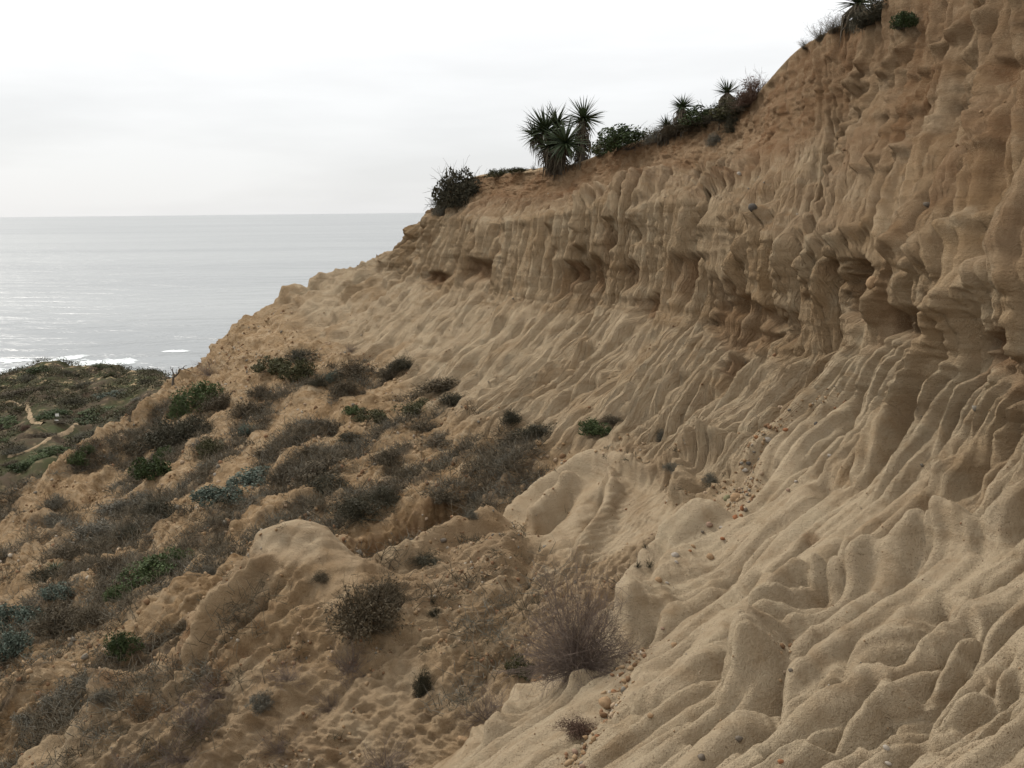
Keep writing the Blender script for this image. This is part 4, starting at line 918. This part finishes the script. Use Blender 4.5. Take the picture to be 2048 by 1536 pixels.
limb('branch', [(348.5,753,0.05),(353,749.5,-0.05),(358,745,-0.1),(361,738.5,-0.08),(366,737,-0.02),(371,739.5,0.05),(379,741,0.1)], 0.036, 0.010)
limb('branch', [(358,745,-0.1),(359,739,-0.15),(357,734,-0.12)], 0.022, 0.008); limb('branch', [(345.5,743,0.04),(342,738,0.08),(341,733,0.1)], 0.018, 0.007)
limb('branch', [(366,737,-0.02),(369,732,0.0),(374,731,0.05)], 0.018, 0.007); limb('branch', [(353,749.5,-0.05),(352,743,0.02),(353,738,0.04)], 0.018, 0.007)

# ------------------------------------------------------------------ stones
def ico(sub):
    import bmesh
    bm = bmesh.new(); bmesh.ops.create_icosphere(bm, subdivisions=sub, radius=1.0)
    V = np.array([v.co[:] for v in bm.verts]); Fq = np.array([[v.index for v in f.verts] for f in bm.faces]); bm.free(); return V, Fq
IV, IF = ico(2); STN = []
for j in range(5):
    V = IV * (1 + 0.22 * noise(IV[:, 0] * 1.1 + j * 7, IV[:, 1] * 1.1, IV[:, 2] * 1.1, 141 + j) + 0.06 * noise(IV[:, 0] * 3 + j, IV[:, 1] * 3, IV[:, 2] * 3, 151))[:, None]
    m = mesh_from('stone', V, IF, None); m.materials.append(None); STN.append(m)
def stone_mat(nm, c):
    m, t_, b_ = new_mat(nm, 0.95, 0.05); k = NT_(t_); g = k.n('ShaderNodeNewGeometry')
    k.l(k.mix(k.ramp(k.noise(45, 4, 0.6, g.outputs['Position']), 0.3, 0.7), tuple(x * 0.72 for x in c), c), b_.inputs['Base Color']); return m
SM = {'tan': stone_mat('tan_stone', (0.30, 0.20, 0.115)), 'rust': stone_mat('rust_stone', (0.26, 0.12, 0.06)), 'orange': stone_mat('orange_stone', (0.27, 0.14, 0.07)), 'white': stone_mat('white_stone', (0.33, 0.29, 0.24)),
      'grey': stone_mat('grey_stone', (0.15, 0.125, 0.098)), 'blue': stone_mat('blue_grey_stone', (0.105, 0.094, 0.082)), 'green': stone_mat('greenish_stone', (0.20, 0.185, 0.105)), 'pink': stone_mat('pinkish_stone', (0.28, 0.19, 0.135))}
sg = 'stones lying on the eroded slope'
for i, (c, u, v, w, h, label) in enumerate([
 ('tan',1210,1398,30,32,'big tan boulder wedged in the pebble gully near the bottom'), ('tan',930,1476,36,20,'long tan cobble on the sand near the bottom middle'), ('tan',1474,990,28,26,'tan block in the upper pebble gully'), ('green',1454,992,16,16,'greenish stone left of the tan block'),
 ('blue',1497,924,10,10,'dark blue stone in the upper pebble gully'), ('white',1490,938,14,9,'whitish stone under the dark blue stone'), ('orange',1514,872,14,9,'orange stone at the head of the pebble gully'), ('white',1536,876,15,12,'pale stone beside the orange stone'),
 ('pink',1418,1046,16,12,'pinkish stone at the left edge of the pebble gully'), ('white',1443,1053,11,8,'white stone below the pinkish stone'), ('white',1350,1107,20,12,'bluish white cobble on the sand above the tumbleweed'), ('white',1353,1122,10,8,'small white stone below the bluish white cobble'),
 ('tan',1421,1110,18,16,'tan stone on the ridge side right of the white cobble'), ('rust',1470,1032,14,16,'brown stone low in the upper gully'), ('rust',1484,1013,8,17,'upright rust stone right of the tan block'), ('orange',1482,1029,9,11,'orange stone under the upright rust stone'),
 ('grey',1491,1016,8,14,'grey stone half buried against the pale ridge'), ('rust',1571,857,11,8,'brown stone above the pebble gully'), ('blue',1632,845,9,9,'blue grey stone by the cliff foot rubble'), ('white',1592,961,8,7,'pale pebble on the ridge, upper'), ('pink',1576,978,9,8,'pale pebble on the ridge, lower'),
 ('white',1660,909,12,10,'pale stone on the rilled ground below the cliff'), ('grey',1477,1473,19,15,'dark grey cobble near the bottom, right one'), ('grey',1403,1510,18,15,'dark grey cobble near the bottom, left one'), ('grey',1581,1338,10,8,'grey stone in the narrow gully of the big ridge'),
 ('white',1773,1493,18,10,'white flat stone on the lower right ridges'), ('white',1776,1524,16,9,'white flat stone at the bottom right ridges'), ('rust',1562,1520,15,12,'rust stone at the bottom edge between ridges'), ('tan',1349,1287,17,13,'pale tan stone on the ridge right of the tumbleweed'),
 ('white',1334,1164,10,7,'small white stone right of the tumbleweed top'), ('tan',1317,1156,16,14,'tan stone right of the tumbleweed top'), ('orange',994,1220,10,13,'orange stone set in the crumbling face'), ('grey',887,1078,15,10,'grey stone on the slot ledge'), ('white',430,947,9,8,'white stone on the brush slope'),
 ('grey',1854,406,18,13,'dark stone lodged high on the right cliff'), ('blue',1505,410,20,17,'dark slab stuck on the shoulder of the cliff'), ('tan',1744,558,26,28,'tan stone lodged in the cliff hollow'), ('white',1478,345,9,12,'pale knob stone on the upper cliff'),
 ('tan',1300,1428,14,11,'tan pebble by the big boulder, right'), ('orange',1228,1380,13,11,'orange stone above the big boulder'), ('rust',1195,1470,14,10,'rust stone below the big boulder'), ('pink',1150,1500,15,11,'pinkish stone in the gully bottom'), ('tan',1250,1360,16,10,'tan flat stone above the orange stone'),
 ('tan',1068,1360,17,10,'tan stone on the rubble left of the gully'), ('pink',1325,1255,9,7,'pinkish pebble right of the tumbleweed foot'), ('pink',157,1240,12,9,'pale stone on the bare bank, left pair'), ('white',172,1244,10,8,'white stone on the bare bank'), ('pink',1165,1530,14,10,'pinkish stone at the bottom edge of the gully'),
 ('tan',1500,1000,10,8,'small tan stone in the gully bend'), ('rust',1445,1075,11,8,'small rust stone on the gully side'), ('grey',1405,1062,9,7,'small grey stone on the sand'), ('tan',1386,1090,11,9,'small tan stone beside the bluish white cobble'), ('orange',1380,1100,8,7,'little orange stone beside the bluish white cobble'),
]):
    p, n = hit(hill, u, v + h * 0.3)
    if p is None: continue
    q = p[1] / F; rs = np.random.RandomState(900 + i)
    o = bpy.data.objects.new('stone', STN[i % 5]); scene.collection.objects.link(o)
    o.location = tuple(p + np.array(n) * h * q * 0.02); o.rotation_euler = (rs.normal() * 0.3, rs.normal() * 0.3 + 0.2, rs.normal() * 0.4); o.scale = (w * q / 2, (w + h) * q / 4, h * q / 2)
    o.material_slots[0].link = 'OBJECT'; o.material_slots[0].material = SM[c]
    o['label'] = label; o['category'] = 'stone'; o['group'] = sg

# ------------------------------------------------------------------ gravel and dry brush too small and many to count
PFf = PF.reshape(-1, 3); FU, FV, FZ = proj(PFf)
inview = OPEN.ravel() & (FU > -60) & (FU < 2110) & (FV > 0) & (FV < 1600)
area = np.maximum(np.linalg.norm(np.cross(np.gradient(P, axis=0), np.gradient(P, axis=1)), axis=2), 0).ravel()
gpath = np.zeros(NS * NT, np.float32)
for poly, w in [([(1640,820),(1560,870),(1510,920),(1480,990),(1440,1050),(1370,1110),(1310,1180)], 34), ([(1290,1290),(1240,1380),(1200,1450),(1150,1530)], 40), ([(1690,800),(1600,850)], 24), (R7((960,600),(900,700),(840,850),(770,1020)), 12), ([(1130,1330),(1060,1380),(1000,1420)], 22)]:
    i, d, a, mp_ = seg_dist(poly, w); gpath[i] = np.maximum(gpath[i], smooth(w * mp_ * 1.3, 0, d))
rs = np.random.RandomState(31)
clump = smooth(-0.2, 0.5, fbm(X * 1.1, Y * 1.1, Z * 1.1, 3, 161)).ravel()
IV1, IF1 = ico(1); IV1 = IV1 * (1 + 0.2 * rs.normal(size=(len(IV1), 1)))
def scatter(n, wgt, lo, hi, pw):
    w = (wgt * area * inview).astype(float); w /= w.sum(); pick = rs.choice(len(w), n, p=w)
    return pick, lo + (hi - lo) * rs.rand(n) ** pw
sets = [scatter(6500, (BRUSHY.ravel() * clump), 0.012, 0.075, 3.5), scatter(1900, gpath, 0.005, 0.030, 3.5), scatter(3600, FRONT.ravel() * clump, 0.006, 0.032, 3.5), scatter(700, (NEAR * smooth(4, 5, TT)).ravel(), 0.003, 0.010, 3.0), scatter(800, (APRON + UPPER * 0.6).ravel() * clump, 0.010, 0.035, 3.0)]
pick = np.concatenate([x[0] for x in sets]); siz = np.concatenate([x[1] for x in sets]); n = len(pick)
R3x = rs.normal(size=(n, 4)); R3x /= np.linalg.norm(R3x, axis=1, keepdims=True); w_, x_, y_, z_ = R3x.T
RM = np.stack([1-2*(y_*y_+z_*z_), 2*(x_*y_-z_*w_), 2*(x_*z_+y_*w_), 2*(x_*y_+z_*w_), 1-2*(x_*x_+z_*z_), 2*(y_*z_-x_*w_), 2*(x_*z_-y_*w_), 2*(y_*z_+x_*w_), 1-2*(x_*x_+y_*y_)], 1).reshape(n, 3, 3)
sh = rs.uniform(0.55, 1.1, (n, 1, 3)) * siz[:, None, None]
octV = np.array([(1,0,0),(-1,0,0),(0,1,0),(0,-1,0),(0,0,1),(0,0,-1),(.6,.6,.6),(-.6,.6,.6),(.6,-.6,.6),(-.6,-.6,.6),(.6,.6,-.6),(-.6,.6,-.6)], float)
V = np.einsum('nij,nkj->nki', RM, IV1[None] * sh) + PFf[pick][:, None, :] + NRM.reshape(-1, 3)[pick][:, None, :] * siz[:, None, None] * 0.3
Fq = (IF1[None] + np.arange(n)[:, None, None] * len(IV1)).reshape(-1, 3)
M_GRAV, t_, b_ = new_mat('mixed_gravel', 0.95, 0.05); k = NT_(t_); g = k.n('ShaderNodeNewGeometry')
rp = k.n('ShaderNodeValToRGB'); k.l(g.outputs['Random Per Island'], rp.inputs[0]); rp.color_ramp.interpolation = 'CONSTANT'
el = rp.color_ramp.elements; el[0].color = (0.22, 0.145, 0.08, 1); el[1].position = 0.95; el[1].color = (0.32, 0.275, 0.215, 1)
for ps, cc in ((0.25, (0.28, 0.195, 0.115)), (0.5, (0.15, 0.09, 0.05)), (0.62, (0.20, 0.115, 0.065)), (0.74, (0.17, 0.15, 0.12)), (0.82, (0.31, 0.23, 0.155))):
    x = el.new(ps); x.color = (*cc, 1)
k.l(rp.outputs[0], b_.inputs['Base Color'])
o = link('gravel', mesh_from('gravel', V.reshape(-1, 3), Fq, M_GRAV)); o['kind'] = 'stuff'

def dry_brush(name, n_tuft, per, wgt, hgt, mat, seed, thick, ground_spread):
    rs = np.random.RandomState(seed); w = (wgt * area * inview).astype(float); w /= w.sum(); pk = rs.choice(len(w), n_tuft, p=w)
    sz = rs.uniform(0.45, 1.0, (n_tuft, 1, 1)) * hgt
    base = PFf[pk][:, None, :] + rs.normal(size=(n_tuft, per, 3)) * sz * ground_spread * np.array([1, 1, 0.25])
    d = rs.normal(size=(n_tuft, per, 3)) * np.array([0.8, 0.8, 0.45]) + np.array([0, 0, 0.55]); d /= np.linalg.norm(d, axis=2, keepdims=True)
    L = sz * rs.uniform(0.5, 1.1, (n_tuft, per, 1)); mid = base + d * L * 0.55 + rs.normal(size=base.shape) * L * 0.07; tip = base + d * L + rs.normal(size=base.shape) * L * 0.16
    base, mid, tip = [a.reshape(-1, 3) for a in (base, mid, tip)]; m = len(base)
    s = np.cross(d.reshape(-1, 3), rs.normal(size=(m, 3))); s /= np.linalg.norm(s, axis=1, keepdims=True) + 1e-9; q = np.cross(d.reshape(-1, 3), s)
    r_ = (thick * np.sqrt(PZ.ravel()[pk] / 12.0)).repeat(per)[:, None]
    ring = lambda c, rr: [c + s * rr, c + (-0.5 * s + 0.87 * q) * rr, c + (-0.5 * s - 0.87 * q) * rr]
    V = np.stack(ring(base, r_) + ring(mid, r_ * 0.8) + [tip], 1).reshape(-1, 3); b7 = (np.arange(m) * 7)[:, None]
    F4 = [[0, 1, 4], [0, 4, 3], [1, 2, 5], [1, 5, 4], [2, 0, 3], [2, 3, 5], [3, 4, 6], [4, 5, 6], [5, 3, 6]]
    Fq = (np.array(F4)[None] + b7[:, :, None]).reshape(-1, 3)
    o = link(name, mesh_from(name, V, Fq, MAT[mat])); o['kind'] = 'stuff'
pt = PATCH.ravel()
dry_brush('dry_brush', 1700, 36, pt ** 1.3, 0.36, 'brown', 41, 0.0045, 0.55)
dry_brush('grey_brush', 800, 32, pt ** 1.2, 0.30, 'grey', 43, 0.004, 0.6)
dry_brush('dry_weeds', 160, 12, (FRONT * clump.reshape(NS, NT)).ravel(), 0.14, 'dark', 47, 0.003, 0.4)
